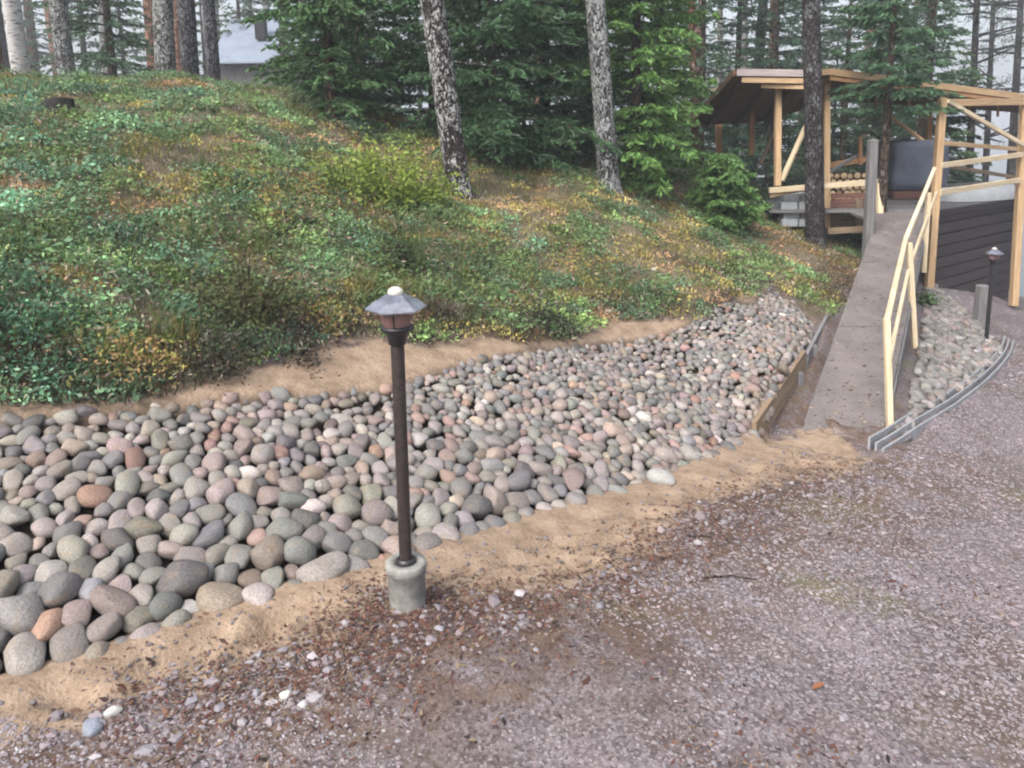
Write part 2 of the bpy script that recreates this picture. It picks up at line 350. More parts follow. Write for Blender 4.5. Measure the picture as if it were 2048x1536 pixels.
# ------------------------------------------------------------------ object helpers
def tag(o, label=None, cat=None, group=None, kind=None):
    for k, v in (('label', label), ('category', cat), ('group', group), ('kind', kind)):
        if v: o[k] = v
    return o
def empty(name, loc, label=None, cat=None, group=None):
    o = bpy.data.objects.new(name, None); col.objects.link(o); o.location = loc; o.empty_display_size = .1
    return tag(o, label, cat, group)
def link(name, me, mat=None, parent=None, loc=(0, 0, 0), rot=None):
    o = bpy.data.objects.new(name, me); col.objects.link(o)
    if mat is not None and not me.materials: me.materials.append(MATS[mat])
    loc = Vector(loc)
    if parent is not None:
        o.parent = parent; base = Vector((0, 0, 0)); p = parent
        while p is not None: base += p.location; p = p.parent
        loc = loc-base                     # parents are never rotated or scaled
    o.location = loc
    if rot is not None: o.rotation_euler = rot.to_euler()
    return o
def np_mesh(name, V, F, mat=None, tint=None, smooth_=False):
    V = np.asarray(V, np.float32); F = np.asarray(F, np.int32); n = F.shape[1]
    me = bpy.data.meshes.new(name)
    me.vertices.add(len(V)); me.vertices.foreach_set('co', V.ravel())
    me.loops.add(F.size); me.loops.foreach_set('vertex_index', F.ravel())
    me.polygons.add(len(F)); me.polygons.foreach_set('loop_start', np.arange(0, F.size, n, dtype=np.int32))
    me.polygons.foreach_set('loop_total', np.full(len(F), n, np.int32))
    me.polygons.foreach_set('use_smooth', np.full(len(F), bool(smooth_)))
    if tint is not None:
        a = me.color_attributes.new('tint', 'FLOAT_COLOR', 'POINT')
        c = np.ones((len(V), 4), np.float32); c[:, :3] = tint; a.data.foreach_set('color', c.ravel())
    me.update(calc_edges=True); 
    if mat: me.materials.append(MATS[mat])
    return me
def rotz_to(d, up_hint=Vector((0, 0, 1))):
    d = d.normalized(); x = up_hint.cross(d)
    if x.length < 1e-4: x = Vector((1, 0, 0)).cross(d)
    x.normalize(); y = d.cross(x)
    return Matrix(((x.x, y.x, d.x), (x.y, y.y, d.y), (x.z, y.z, d.z)))
def box_mesh(name, sx, sy, sz, bev=.004, z_from=0.0, warp=0.0):
    bm = bmesh.new(); bmesh.ops.create_cube(bm, size=1)
    for v in bm.verts: v.co = Vector((v.co.x*sx, v.co.y*sy, (v.co.z+.5)*sz+z_from))
    if bev: bmesh.ops.bevel(bm, geom=bm.edges[:], offset=min(bev, .3*min(sx, sy, sz)), segments=1, affect='EDGES')
    if warp:
        bmesh.ops.subdivide_edges(bm, edges=[e for e in bm.edges if e.calc_length() > .6*sz], cuts=5)
        for v in bm.verts:
            f = (v.co.z-z_from)/sz; v.co.x += warp*math.sin(f*math.pi)
    me = bpy.data.meshes.new(name); bm.to_mesh(me); bm.free(); return me
def beam(name, p, q, w_, h_, mat, parent=None, up_hint=Vector((0, 0, 1)), warp=0.0, bev=.004):
    p = Vector(p); q = Vector(q); d = q-p
    me = box_mesh(name, w_, h_, d.length, bev, 0, warp)
    return link(name, me, mat, parent, p, rotz_to(d, up_hint))
def rev_mesh(name, prof, seg=32, sm=True, hexa=None):
    n = hexa or seg; V = []; F = []
    for r, z in prof:
        for i in range(n): a = 2*math.pi*i/n; V.append((r*math.cos(a), r*math.sin(a), z))
    for j in range(len(prof)-1):
        for i in range(n): F.append((j*n+i, j*n+(i+1) % n, (j+1)*n+(i+1) % n, (j+1)*n+i))
    me = np_mesh(name, V, F, None, None, sm and not hexa); return me
def tube_mesh(name, pts, rads, seg=10, cap=True):
    V = []; F = []; n = seg; pts = [Vector(p) for p in pts]
    for k, p in enumerate(pts):
        d = (pts[min(k+1, len(pts)-1)]-pts[max(k-1, 0)]).normalized(); x = d.orthogonal().normalized(); y = d.cross(x)
        x = Vector((1, 0, 0)) - d*d.x if abs(d.x) < .9 else Vector((0, 1, 0))-d*d.y
        x.normalize(); y = d.cross(x)
        for i in range(n): a = 2*math.pi*i/n; V.append(p+(x*math.cos(a)+y*math.sin(a))*rads[k])
    for j in range(len(pts)-1):
        for i in range(n): F.append((j*n+i, j*n+(i+1) % n, (j+1)*n+(i+1) % n, (j+1)*n+i))
    V = [tuple(v) for v in V]
    me = np_mesh(name, V, F, None, None, True); return me

# ------------------------------------------------------------------ ground sheet
def axis(a, b, c, d, fine, lo, hi):
    core = np.arange(b, c, fine); l = []; s = fine; v = b
    while v > lo: s *= 1.14; v -= s; l.append(v)
    h = []; s = fine; v = core[-1]
    while v < hi: s *= 1.14; v += s; h.append(v)
    return np.array(l[::-1]+list(core)+h)
gx = axis(0, -4.2, 6.8, 0, .036, -500, 900); gy = axis(0, 1.6, 11.0, 0, .036, -30, 900)
GX, GY = np.meshgrid(gx, gy); X, Y = GX.ravel(), GY.ravel()
Z, S = H(X, Y); nx, ny = len(gx), len(gy)
idx = np.arange(nx*ny).reshape(ny, nx)
F = np.stack([idx[:-1, :-1], idx[:-1, 1:], idx[1:, 1:], idx[1:, :-1]], -1).reshape(-1, 4)
sd_sand = sdist(X, Y, SAND); sd_bank = np.maximum(sdist(X, Y, BANK), sdist(X, Y, RBANK)); sd_heath = sdist(X, Y, HEATH)
Z = Z-smooth(.0, .10, sd_bank)*.075                       # bed of the cobbles lies a little lower
gme = np_mesh('ground', np.stack([X, Y, Z], 1), F, 'ground', None, True)
for nm, arr in (('sand', np.clip(sd_sand, -1, 1)), ('bank', np.clip(sd_bank, -1, 1)), ('heath', np.clip(sd_heath, -1, 1)),
                ('litter', smooth(.75, .0, np.abs(sd_sand+.18)+.5*np.maximum(Y-9, 0)))):
    a = gme.attributes.new(nm, 'FLOAT', 'POINT'); a.data.foreach_set('value', arr.astype(np.float32))
g = link('ground', gme); tag(g, kind='structure')
lake = link('lake', np_mesh('lake', [(-200, 8, -3.0), (900, 8, -3.0), (900, 1000, -3.0), (-200, 1000, -3.0)], [(0, 1, 2, 3)], 'water')); tag(lake, kind='structure')
# far shore
n = 240; fx = np.linspace(-700, 1300, n); V = []; F = []
for k, (dist, hh) in enumerate(((700, -4), (715, 2), (745, 8), (820, 13), (900, 10))):
    for i in range(n):
        jag = (vnoise(np.array(fx[i]*.21), np.array(k*3.3))-.5)*5+(vnoise(np.array(fx[i]*.013), np.array(3.))-.5)*8 if k > 1 else 0
        V.append((fx[i], dist-abs(fx[i]-200)*.08, hh+jag))
for k in range(4):
    for i in range(n-1): F.append((k*n+i, k*n+i+1, (k+1)*n+i+1, (k+1)*n+i))
fs = link('far_shore_terrain', np_mesh('far_shore', V, F, 'far_forest')); tag(fs, kind='structure')

# ------------------------------------------------------------------ cobble banks
def ico(sub):
    bm = bmesh.new(); bmesh.ops.create_icosphere(bm, subdivisions=sub, radius=1)
    V = np.array([v.co[:] for v in bm.verts]); F = np.array([[v.index for v in f.verts] for f in bm.faces]); bm.free(); return V, F
ICO1, ICO2, ICO3 = ico(1), ico(2), ico(3)
def stone_shape(seed, base, rough=.075):
    g_ = np.random.default_rng(seed); V, F = base; P = V.copy()
    for _ in range(8):                                  # broad flats and bulges of a water-worn cobble
        d = g_.normal(size=3); d /= np.linalg.norm(d); k = P@d; cut = g_.uniform(.50, .88)
        P = P-np.outer(np.maximum(k-cut, 0)*g_.uniform(.4, .85), d)
    for _ in range(3):
        d = g_.normal(size=3); d /= np.linalg.norm(d)
        P = P*(1+rough*np.sin(2.1*(P@d)+g_.uniform(0, 6)))[:, None]
    P -= P.mean(0); P /= np.abs(P).max(0)
    return P, F
SHAPES = [stone_shape(100+i, ICO3) for i in range(18)]; SHAPES_LO = [stone_shape(100+i, ICO2) for i in range(18)]
PAL = [((.27, .275, .27), 5.5), ((.34, .335, .325), 4.5), ((.20, .21, .215), 3.2), ((.235, .255, .275), 2.6), ((.36, .275, .245), 2.6), ((.40, .255, .215), 1.4),
       ((.44, .36, .27), 1.2), ((.30, .29, .25), 2.4), ((.47, .46, .43), 1.6), ((.36, .31, .30), 2.6), ((.45, .25, .17), .5), ((.56, .54, .50), .25)]
PW = np.array([p[1] for p in PAL]); PW /= PW.sum(); PC = np.array([p[0] for p in PAL])
PC = PC*.58; PC = (PC*.62+PC.mean(1)[:, None]*.38)*np.array((1.07, 1.0, .97))
def pal(n, jit=.18):
    c = PC[rng.choice(len(PC), n, p=PW)]; return np.clip(c*(1+rng.normal(0, jit, (n, 1)))*(1+rng.normal(0, .03, (n, 3))), .03, .8)
def normal_at(x, y, e=.12):
    hx = (H(x+e, y)[0]-H(x-e, y)[0])/(2*e); hy = (H(x, y+e)[0]-H(x, y-e)[0])/(2*e)
    n_ = np.stack([-hx, -hy, np.ones_like(hx)], 1); return n_/np.linalg.norm(n_, axis=1)[:, None]
def pack(poly, radius_fn, ncand, edge_in=.0, tight=.64):
    P = np.array([p[:2] for p in poly]); lo = P.min(0); hi = P.max(0)
    c = rng.uniform(lo, hi, (ncand, 2)); c = c[sdist(c[:, 0], c[:, 1], poly) > edge_in]
    r = radius_fn(c[:, 0], c[:, 1])*np.exp(np.clip(rng.normal(0, .24, len(c)), -.5, .30))
    cap = len(c); A = np.zeros((cap, 2)); B = np.zeros(cap); k = 0
    for p, q in zip(c, r):
        if k and (np.hypot(A[:k, 0]-p[0], A[:k, 1]-p[1]) < tight*(B[:k]+q)).any(): continue
        A[k] = p; B[k] = q; k += 1
    A = A[:k].copy(); B = B[:k].copy()
    for it in range(26):                                  # settle: push overlapping stones apart inside the outline
        D = A[:, None]-A[None]; dist = np.sqrt((D**2).sum(-1))+1e-9; want = .93*(B[:, None]+B[None]); np.fill_diagonal(dist, 9)
        ov = np.clip(want-dist, 0, None); push = (D/dist[..., None]*ov[..., None]*.28).sum(1); N_ = A+push
        okk = sdist(N_[:, 0], N_[:, 1], poly) > edge_in; A[okk] = N_[okk]
    D = A[:, None]-A[None]; dist = np.sqrt((D**2).sum(-1)); np.fill_diagonal(dist, 9)
    ratio = (dist/(B[:, None]+B[None])); near = ratio.min(1)
    B = B*np.clip(near/.84, .70, 1.12)
    return A, B
def build_bank(poly, radius_fn, ncand, root, base_z=0, colour=None, n_ind=300, sink=.16, sinkz=.045):
    P, r = pack(poly, radius_fn, ncand); n_ = len(r)
    sink_z = sinkz
    z = H(P[:, 0], P[:, 1])[0]-sinkz; N = normal_at(P[:, 0], P[:, 1])
    c = pal(n_) if colour is None else colour(n_)
    el = rng.uniform(1.0, 1.36, n_); fl = rng.uniform(.60, .88, n_); an = rng.uniform(0, math.pi, n_)
    pos = np.stack([P[:, 0], P[:, 1], z], 1)+N*(r*fl*(1-sink*2)*.9)[:, None]
    x, y, t = project(pos); vis = (x > -60) & (x < 2110) & (y > -20) & (y < 1600)
    size = np.where(vis, r/t, r/t*.01); order = np.argsort(-size); indiv = set(order[:n_ind].tolist())
    meshes = []
    for i, (V, F) in enumerate(SHAPES): meshes.append(np_mesh('cobble', V, F, 'cobble', None, True))
    VV = []; FF = []; CC = []; off = 0
    for i in range(n_):
        nrm = Vector(N[i]); tilt = Matrix.Rotation(rng.normal(0, .22), 3, Vector(rng.normal(size=3)).normalized())
        M3 = tilt @ rotz_to(nrm, Vector((math.cos(an[i]), math.sin(an[i]), 0)))
        s_ = np.array([r[i]*el[i]*1.04, r[i]/el[i]**.4*1.04, r[i]*fl[i]])
        k = int(rng.integers(18))
        if i in indiv:
            o = link('stone', meshes[k], None, root, pos[i]); o.rotation_euler = M3.to_euler(); o.scale = s_; o.color = (*c[i], 1)
        else:
            V, F = SHAPES_LO[k]; Q = (V*s_) @ np.array(M3).T+pos[i]
            VV.append(Q); FF.append(F+off); off += len(V); CC.append(np.repeat(c[i][None], len(V), 0))
    if VV:
        me = np_mesh('small_stones', np.vstack(VV), np.vstack(FF), 'cobble_fill', np.vstack(CC), True)
        tag(link('small_stones', me, None, root), kind='stuff')
    print('bank stones', n_)
tdir = np.array([d0[0]/l0, d0[1]/l0]); t0p = np.array(toe[0])
def rad_main(x, y):
    a = (x-t0p[0])*tdir[0]+(y-t0p[1])*tdir[1]; s = -(x-t0p[0])*tdir[1]+(y-t0p[1])*tdir[0]
    return np.interp(a, [-1, .6, 2.0, 3.5, 5, 8], [.054, .052, .045, .041, .039, .036])*np.interp(s, [0, .35, .8, 1.2], [1.10, .90, .70, .60])
bank = empty('cobble_bank', (toe[5][0], toe[5][1], Hs(*toe[5])), 'long slope of rounded grey and pink cobbles behind the near lamp', 'stone bank')
build_bank(BANK, rad_main, 50000, bank)
bank2 = empty('cobble_bank', (rbk[1][0], rbk[1][1], Hs(*rbk[1])), 'small slope of pale cobbles between the ramp handrail and the curved edging', 'stone bank')
build_bank(RBANK, lambda x, y: np.full(x.shape, .037), 22000, bank2, colour=lambda n_: (lambda q: q*.55+q.mean(1)[:, None]*.45)(pal(n_))*.98, sinkz=-.004)

# ------------------------------------------------------------------ loose gravel, litter (uncountable)
def frustum_pts(n_, ymax, pad=.08, tmin=1.75, bias=1.0):
    t = tmin*(ymax/tmin)**(rng.random(n_)**bias); u = rng.uniform(-.665-pad, .665+pad, n_)
    d = np.array(fwd); x = u*t; y = t*math.cos(PITCH)+0*t
    return x, t
def pebbles(name, x, y, size, colors, mat, lift=.25, flat=.65, base=ICO1):
    n_ = len(x); z = H(x, y)[0]; V0, F0 = base; nv = len(V0)
    ang = rng.uniform(0, 6.283, n_); s = size[:, None]*np.stack([rng.uniform(.8, 1.4, n_), rng.uniform(.7, 1.0, n_), rng.uniform(.45, .8, n_)*flat/.65], 1)
    jit = 1+rng.normal(0, .16, (n_, nv, 1))
    P = V0[None]*jit*s[:, None, :]
    ca, sa = np.cos(ang)[:, None], np.sin(ang)[:, None]
    Q = np.stack([P[..., 0]*ca-P[..., 1]*sa+x[:, None], P[..., 0]*sa+P[..., 1]*ca+y[:, None], P[..., 2]+(z+s[:, 2]*lift)[:, None]], -1)
    F = (F0[None]+(np.arange(n_)*nv)[:, None, None]).reshape(-1, 3)
    me = np_mesh(name, Q.reshape(-1, 3), F, mat, np.repeat(colors, nv, 0), False)
    return tag(link(name, me), kind='stuff')
GP = np.array([(.34, .28, .29), (.42, .37, .38), (.28, .25, .27), (.44, .33, .32), (.22, .17, .17), (.52, .49, .49), (.54, .51, .51), (.30, .22, .18), (.33, .33, .36)])
GW = np.array([4, 4, 3.2, 2.4, 2, 2.2, .55, 1.5, 2.4]); GW /= GW.sum(); GP = (GP*.58+GP.mean(0)*.42)*np.array((.55, .555, .585))
def gcol(n_): return np.clip(GP[rng.choice(len(GP), n_, p=GW)]*(1+rng.normal(0, .12, (n_, 1))), .03, .8)
x, y = frustum_pts(95000, 11.5, .1, 1.6, .95)
sd1 = sdist(x, y, SAND)+fbm(x*5, y*5, 3)*.5; ok = (sd1 < -.02) & (sdist(x, y, BANK) < 0) & (sdist(x, y, RBANK) < 0) & (sdist(x, y, HEATH) < -.05)
dx, dy = RB.x-RA.x, RB.y-RA.y; L_ = math.hypot(dx, dy); a_ = ((x-RA.x)*dx+(y-RA.y)*dy)/L_; c_ = ((x-RA.x)*dy-(y-RA.y)*dx)/L_
onramp = (np.abs(c_) < .42) & (a_ > -.1); ok &= ~onramp
patch = fbm(x*.9+4, y*.9, 3); ok &= (patch+rng.normal(0, .08, len(x)) < .11)
x, y = x[ok], y[ok]; t = np.hypot(x, y)
pebbles('gravel', x, y, (.0030+.0007*t)*np.exp(rng.normal(0, .34, len(x))), gcol(len(x)), 'pebble', -.1)
# bigger chips along the edge of the sand
def along(px_list, n_, spread):
    P = np.array([hit0(*p) for p in px_list]); k = rng.integers(0, len(P)-1, n_); f = rng.random(n_)[:, None]
    q = P[k]*(1-f)+P[k+1]*f+rng.normal(0, spread, (n_, 2)); return q[:, 0], q[:, 1]
x, y = along([(150, 1470), (330, 1420), (560, 1380), (700, 1330), (860, 1240), (1000, 1230), (1200, 1180), (1350, 1070), (1480, 1000), (1700, 960)], 700, .12)
ok = (sdist(x, y, SAND) < .05); x, y = x[ok], y[ok]
pebbles('gravel_chips', x, y, .0085*np.exp(rng.normal(0, .45, len(x))), gcol(len(x)), 'pebble', .0, .65, ICO1)
# pebbles lying on the sand
x, y = along([(100, 1420), (350, 1330), (600, 1250), (900, 1130), (1200, 1070), (1500, 930), (1640, 900)], 500, .10)
ok = sdist(x, y, BANK) < -.02; x, y = x[ok], y[ok]
pebbles('sand_grit', x, y, .006*np.exp(rng.normal(0, .4, len(x))), gcol(len(x))*.8, 'pebble', .2)
def flakes(name, x, y, size, colors, mat='litter', asp=.4, tilt=.35, lift=.004):
    n_ = len(x); z = H(x, y)[0]+lift; a = rng.uniform(0, 6.283, n_)
    d = np.stack([np.cos(a), np.sin(a), rng.normal(0, tilt, n_)], 1)*size[:, None]
    s = np.stack([-np.sin(a), np.cos(a), rng.normal(0, tilt, n_)], 1)*(size*asp)[:, None]
    c = np.stack([x, y, z], 1)
    V = np.stack([c-d, c-s*.9+d*.1, c+d, c+s*.9+d*.1], 1).reshape(-1, 3); F = np.arange(4*n_).reshape(-1, 4)
    me = np_mesh(name, V, F, mat, np.repeat(colors, 4, 0)); return tag(link(name, me), kind='stuff')
LC = np.array([(.12, .055, .040), (.07, .042, .038), (.14, .080, .055), (.05, .038, .038), (.17, .125, .085), (.11, .05, .042)])
x1, y1 = along([(250, 1420), (560, 1360), (740, 1290), (780, 1220), (900, 1230), (1150, 1190), (1330, 1090), (1420, 1050), (1560, 980), (1700, 930)], 12000, .14)
x2, y2 = frustum_pts(16000, 8, .1, 1.6, .9); ok = (sdist(x2, y2, HEATH) < -.02) & (sdist(x2, y2, BANK) < 0) & ((sdist(x2, y2, SAND) < 0) | (rng.random(len(x2)) < .08)) & (fbm(x2*1.3+3, y2*1.3, 3)+rng.normal(0, .05, len(x2)) > .03)
x = np.append(x1, x2[ok]); y = np.append(y1, y2[ok]); ok = sdist(x, y, BANK) < -.02; x, y = x[ok], y[ok]
flakes('leaf_litter', x, y,   .0075*np.exp(rng.normal(0, .4, len(x))), LC[rng.integers(0, 6, len(x))]*(1+rng.normal(0, .2, (len(x), 1))))

# ------------------------------------------------------------------ heath plants (uncountable ground cover)
def heath_pts(n_, tmin=3.0, tmax=15, pad=.12):
    x, y = frustum_pts(n_, tmax, pad, tmin, .85); s = sdist(x, y, HEATH); ok = s > .0
    return x[ok], y[ok], s[ok]
def off_ramp(x, y):
    a = ((x-RA.x)*dx+(y-RA.y)*dy)/L_; c = ((x-RA.x)*dy-(y-RA.y)*dx)/L_
    return (np.abs(c) > .40) | (a < -.2) | (a > L_+1)
def leaf_clumps(name, x, y, m, rad, hgt, size, colors, asp=.55, mat='leaf', jitter=.18, upright=.5):
    n_ = len(x); z = H(x, y)[0]
    a = rng.uniform(0, 6.283, (n_, m)); rr = np.sqrt(rng.random((n_, m)))*rad[:, None]; hh = rng.random((n_, m))**.7*hgt[:, None]*(1-.6*(rr/rad[:, None])**2)
    c = np.stack([x[:, None]+rr*np.cos(a), y[:, None]+rr*np.sin(a), z[:, None]+hh+.005], -1).reshape(-1, 3); k = len(c)
    d = rng.normal(size=(k, 3)); d[:, 2] = np.abs(d[:, 2])*upright*1.6-.2; d /= np.linalg.norm(d, axis=1)[:, None]
    q = rng.normal(size=(k, 3)); s = np.cross(d, q); s /= np.linalg.norm(s, axis=1)[:, None]+1e-6
    sz = (size*np.exp(rng.normal(0, .3, k))*np.repeat(1+.05*np.maximum(np.hypot(x, y)-5, 0), m))[:, None]
    V = np.stack([c-d*sz, c-s*sz*asp, c+d*sz, c+s*sz*asp], 1).reshape(-1, 3)
    cc = np.repeat(colors, m, 0)*(1+rng.normal(0, jitter, (k, 1)))*(1+rng.normal(0, .06, (k, 3)))
    me = np_mesh(name, V, np.arange(4*k).reshape(-1, 4), mat, np.repeat(np.clip(cc, .008, .9), 4, 0)); return tag(link(name, me), kind='stuff')
def blades(name, x, y, m, rad, hgt, width, colors, mat='leaf', lean=.5):
    n_ = len(x); z = H(x, y)[0]; a = rng.uniform(0, 6.283, (n_, m)); rr = np.sqrt(rng.random((n_, m)))*rad[:, None]
    b = np.stack([x[:, None]+rr*np.cos(a), y[:, None]+rr*np.sin(a), np.repeat(z[:, None], m, 1)-.005], -1).reshape(-1, 3); k = len(b)
    h_ = (hgt[:, None]*rng.uniform(.5, 1.1, (n_, m))).ravel(); th = (a+rng.normal(0, .7, a.shape)).ravel(); ln = np.abs(rng.normal(0, lean, k))
    dirv = np.stack([np.cos(th)*ln, np.sin(th)*ln, np.ones(k)], 1); dirv /= np.linalg.norm(dirv, axis=1)[:, None]
    tip = b+dirv*h_[:, None]; mid = b+dirv*h_[:, None]*.5+np.array([0, 0, 1])*h_[:, None]*.06
    ph = rng.uniform(0, 6.283, k); sx = np.stack([np.cos(ph), np.sin(ph), 0*ph], 1)*width
    V = np.stack([b-sx, b+sx, mid+sx*.8, tip], 1).reshape(-1, 3); V2 = np.stack([mid-sx*.8], 1)
    cc = np.repeat(colors, m, 0)*(1+rng.normal(0, .15, (k, 1)))
    me = np_mesh(name, V, np.arange(4*k).reshape(-1, 4), mat, np.repeat(np.clip(cc, .008, .9), 4, 0)); return tag(link(name, me), kind='stuff')
x, y, s = heath_pts(30000); ok = off_ramp(x, y); x, y, s = x[ok], y[ok], s[ok]
u_, v_, t_ = project(np.stack([x, y, H(x, y)[0]], 1))
big = fbm(x*.55+2.2, y*.55+8, 3); fine = fbm(x*2.3, y*2.3+30, 3)
wob = fbm(x*1.2+50, y*1.2, 3)
leftness = smooth(900, 300, u_); YG = np.array((.21, .22, .06))
# every plant belongs to a patch of one kind, as cushions and colonies grow
cx, cy, cs_ = heath_pts(1900); pn_ = len(cx)
own = np.empty(len(x), int)
for i in range(0, len(x), 2000):
    own[i:i+2000] = np.argmin((x[i:i+2000, None]+.12*fine[i:i+2000, None]-cx)**2+(y[i:i+2000, None]+.12*wob[i:i+2000, None]-cy)**2, 1)
cu, cvv, ct = project(np.stack([cx, cy, H(cx, cy)[0]], 1)); cb = fbm(cx*.5+2.2, cy*.5+8, 3)*1.6
green_p = np.clip(.47+cb+.16*smooth(800, 200, cu)+.18*smooth(330, 220, cvv)+.10*smooth(1000, 1200, cu), .15, .88)
rnd = rng.random(pn_); kind = np.where(rnd < green_p, 0, np.where(rnd < green_p+(1-green_p)*.42, 1, np.where(rnd < green_p+(1-green_p)*.70, 2, 3)))
bl = np.clip(rng.normal(.36, .3, pn_)+.25*smooth(700, 100, cu), 0, 1)[:, None]
pc0 = np.array((.110, .158, .055))*(1-bl)+np.array((.080, .148, .095))*bl
pcol = np.where((kind == 0)[:, None], pc0, np.where((kind == 1)[:, None], np.array((.24, .205, .065)), np.where((kind == 2)[:, None], np.array((.24, .150, .078)), np.array((.155, .130, .105)))))
pcol = pcol*np.exp(rng.normal(0, .30, (pn_, 1))); ph_ = np.where(kind == 0, rng.uniform(.03, .15, pn_), np.where(kind == 1, rng.uniform(.02, .06, pn_), np.where(kind == 2, .03, rng.uniform(.02, .06, pn_))))
kd = kind[own]; cl = pcol[own]*1.12; hh_ = ph_[own]*(.55+.45*smooth(.2, .8, s))
lingon = kd == 0; k = lingon
leaf_clumps('lingonberry_shrubs', x[k], y[k], 22, np.full(k.sum(), .11), hh_[k], .0125, cl[k]*1.36, jitter=.28)
k2 = (kd == 1) | (kd == 2)
leaf_clumps('moss_and_dry_stems', x[k2], y[k2], 16, np.full(k2.sum(), .10), hh_[k2], .0115, cl[k2]*1.22, .4, 'litter', .28, .9)
k3 = kd == 3
blades('bilberry_twigs', x[k3], y[k3], 16, np.full(k3.sum(), .10), hh_[k3]+.04, .0018, cl[k3]*1.2, 'litter', .8)
# cushions of yellow moss
mx = []; my = []
for px_, py_, n_, sp_ in ((540, 412, 70, .22), (640, 400, 60, .20), (310, 738, 36, .10), (650, 640, 36, .10), (990, 470, 30, .16), (250, 760, 20, .1), (1180, 540, 30, .16)):
    q = hit(px_, py_); mx.append(rng.normal(q.x, sp_, n_)); my.append(rng.normal(q.y, sp_, n_))
mx = np.concatenate(mx); my = np.concatenate(my); mk = (sdist(mx, my, HEATH) > .03) & off_ramp(mx, my); mx, my = mx[mk], my[mk]
leaf_clumps('yellow_moss', mx, my, 22, np.full(len(mx), .09), np.full(len(mx), .13), .011, np.where((rng.random(len(mx)) < .45)[:, None], np.array((.29, .19, .08)), np.array((.25, .245, .075))), .5, 'litter', .2, .8)
# dry brown litter among the plants
kk = rng.random(len(x)) < .35
leaf_clumps('dry_heath_litter', x[kk], y[kk], 7, np.full(kk.sum(), .16), np.full(kk.sum(), .06), .014, np.tile(np.array((.32, .255, .205)), (kk.sum(), 1)), .25, 'litter', .35, .8)
# heather along the lower edge, hanging over the sand
k = (s < .42) & (wob > -.12) & (rng.random(len(x)) < .75)
blades('heather', x[k], y[k], 14, np.full(k.sum(), .10), np.full(k.sum(), .10), .0030, np.where((rng.random(k.sum()) < .5)[:, None], np.array((.060, .040, .034)), np.array((.055, .062, .032))), 'litter', .8)
# grass
k = (rng.random(len(x)) < .10+.25*(fine > .08)) & (s > .2)
blades('grass', x[k], y[k], 10, np.full(k.sum(), .07), .10+.10*rng.random(k.sum()), .0028, np.where((rng.random(k.sum()) < .35)[:, None], np.array((.20, .16, .06)), np.array((.10, .14, .04))), 'leaf', .45)

# ------------------------------------------------------------------ single plants
def leaves_at(c, size, colors, asp=.5, upright=.6, jitter=.2):
    k = len(c); d = rng.normal(size=(k, 3)); d[:, 2] = np.abs(d[:, 2])*upright; d /= np.linalg.norm(d, axis=1)[:, None]
    q = rng.normal(size=(k, 3)); s = np.cross(d, q); s /= np.linalg.norm(s, axis=1)[:, None]+1e-6
    sz = (size*np.exp(rng.normal(0, .25, k)))[:, None]
    V = np.stack([c-d*sz, c-s*sz*asp, c+d*sz, c+s*sz*asp], 1).reshape(-1, 3)
    cc = colors*(1+rng.normal(0, jitter, (k, 1)))*(1+rng.normal(0, .05, (k, 3)))
    return V, np.repeat(np.clip(cc, .008, .9), 4, 0)
def shrub(px, py, rad, hgt, n_, color, label, size=.02, name='shrub', cat='shrub', stems=14):
    p = hit(px, py); root = empty(name, p, label, cat)
    V = []; pts = []; st = []
    for i in range(stems):
        a = random.uniform(0, 6.283); r_ = rad*math.sqrt(random.random()); h_ = hgt*random.uniform(.55, 1)*(1-.35*(r_/rad)**2)
        q = Vector((p.x+r_*math.cos(a), p.y+r_*math.sin(a), 0)); q.z = Hs(q.x, q.y)+h_
        b0_ = Vector((p.x+.3*r_*math.cos(a), p.y+.3*r_*math.sin(a), 0)); b0_.z = Hs(b0_.x, b0_.y)-.02
        st.append((b0_, q))
        f = rng.random(n_//stems)**.6; base = np.array(b0_); tip = np.array(q)
        pts.append(base+(tip-base)*f[:, None]+rng.normal(0, .055, (len(f), 3))*(.4+f[:, None]))
    c = np.vstack(pts); Vv, cc = leaves_at(c, size, np.tile(np.array(color), (len(c), 1)))
    link('foliage', np_mesh('foliage', Vv-np.array(p), np.arange(len(Vv)).reshape(-1, 4), 'leaf', cc), None, root, p)
    Vs = []; Fs = []; o_ = 0
    for a, b in st:
        me_ = [a, (a+b)/2+Vector((0, 0, .02)), b]
        for k, q in enumerate(me_):
            for j in range(4):
                r_ = .006*(1-.3*k); Vs.append((q.x-p.x+r_*math.cos(j*1.571), q.y-p.y+r_*math.sin(j*1.571), q.z-p.z))
        for k in range(2):
            for j in range(4): Fs.append((o_+k*4+j, o_+k*4+(j+1) % 4, o_+k*4+4+(j+1) % 4, o_+k*4+4+j))
        o_ += 12
    tag(link('stems', np_mesh('stems', Vs, Fs, 'bark_spruce'), None, root, p), kind='stuff')
shrub(800, 425, .52, .58, 3400, (.23, .30, .062), 'bright yellow-green bilberry bush in front of the lichened pine', .019)
shrub(700, 390, .34, .34, 1300, (.20, .26, .06), 'low yellow-green bilberry shrub left of the brightest bush', .018)
shrub(810, 545, .16, .34, 420, (.05, .08, .035), 'dark upright shrub just behind the cap of the near lamp', .017)
shrub(1090, 655, .26, .17, 900, (.045, .055, .035), 'dark low heather clump hanging over the far sand strip', .014)
shrub(880, 640, .16, .12, 420, (.05, .055, .035), 'small dark heather clump right of the lamp head', .014)
shrub(1846, 610, .14, .24, 420, (.085, .14, .06), 'small green plant between the handrail and the dark skirting', .020)
shrub(70, 690, .40, .20, 1500, (.05, .12, .065), 'deep green lingonberry mound at the left edge above the cobbles', .014)
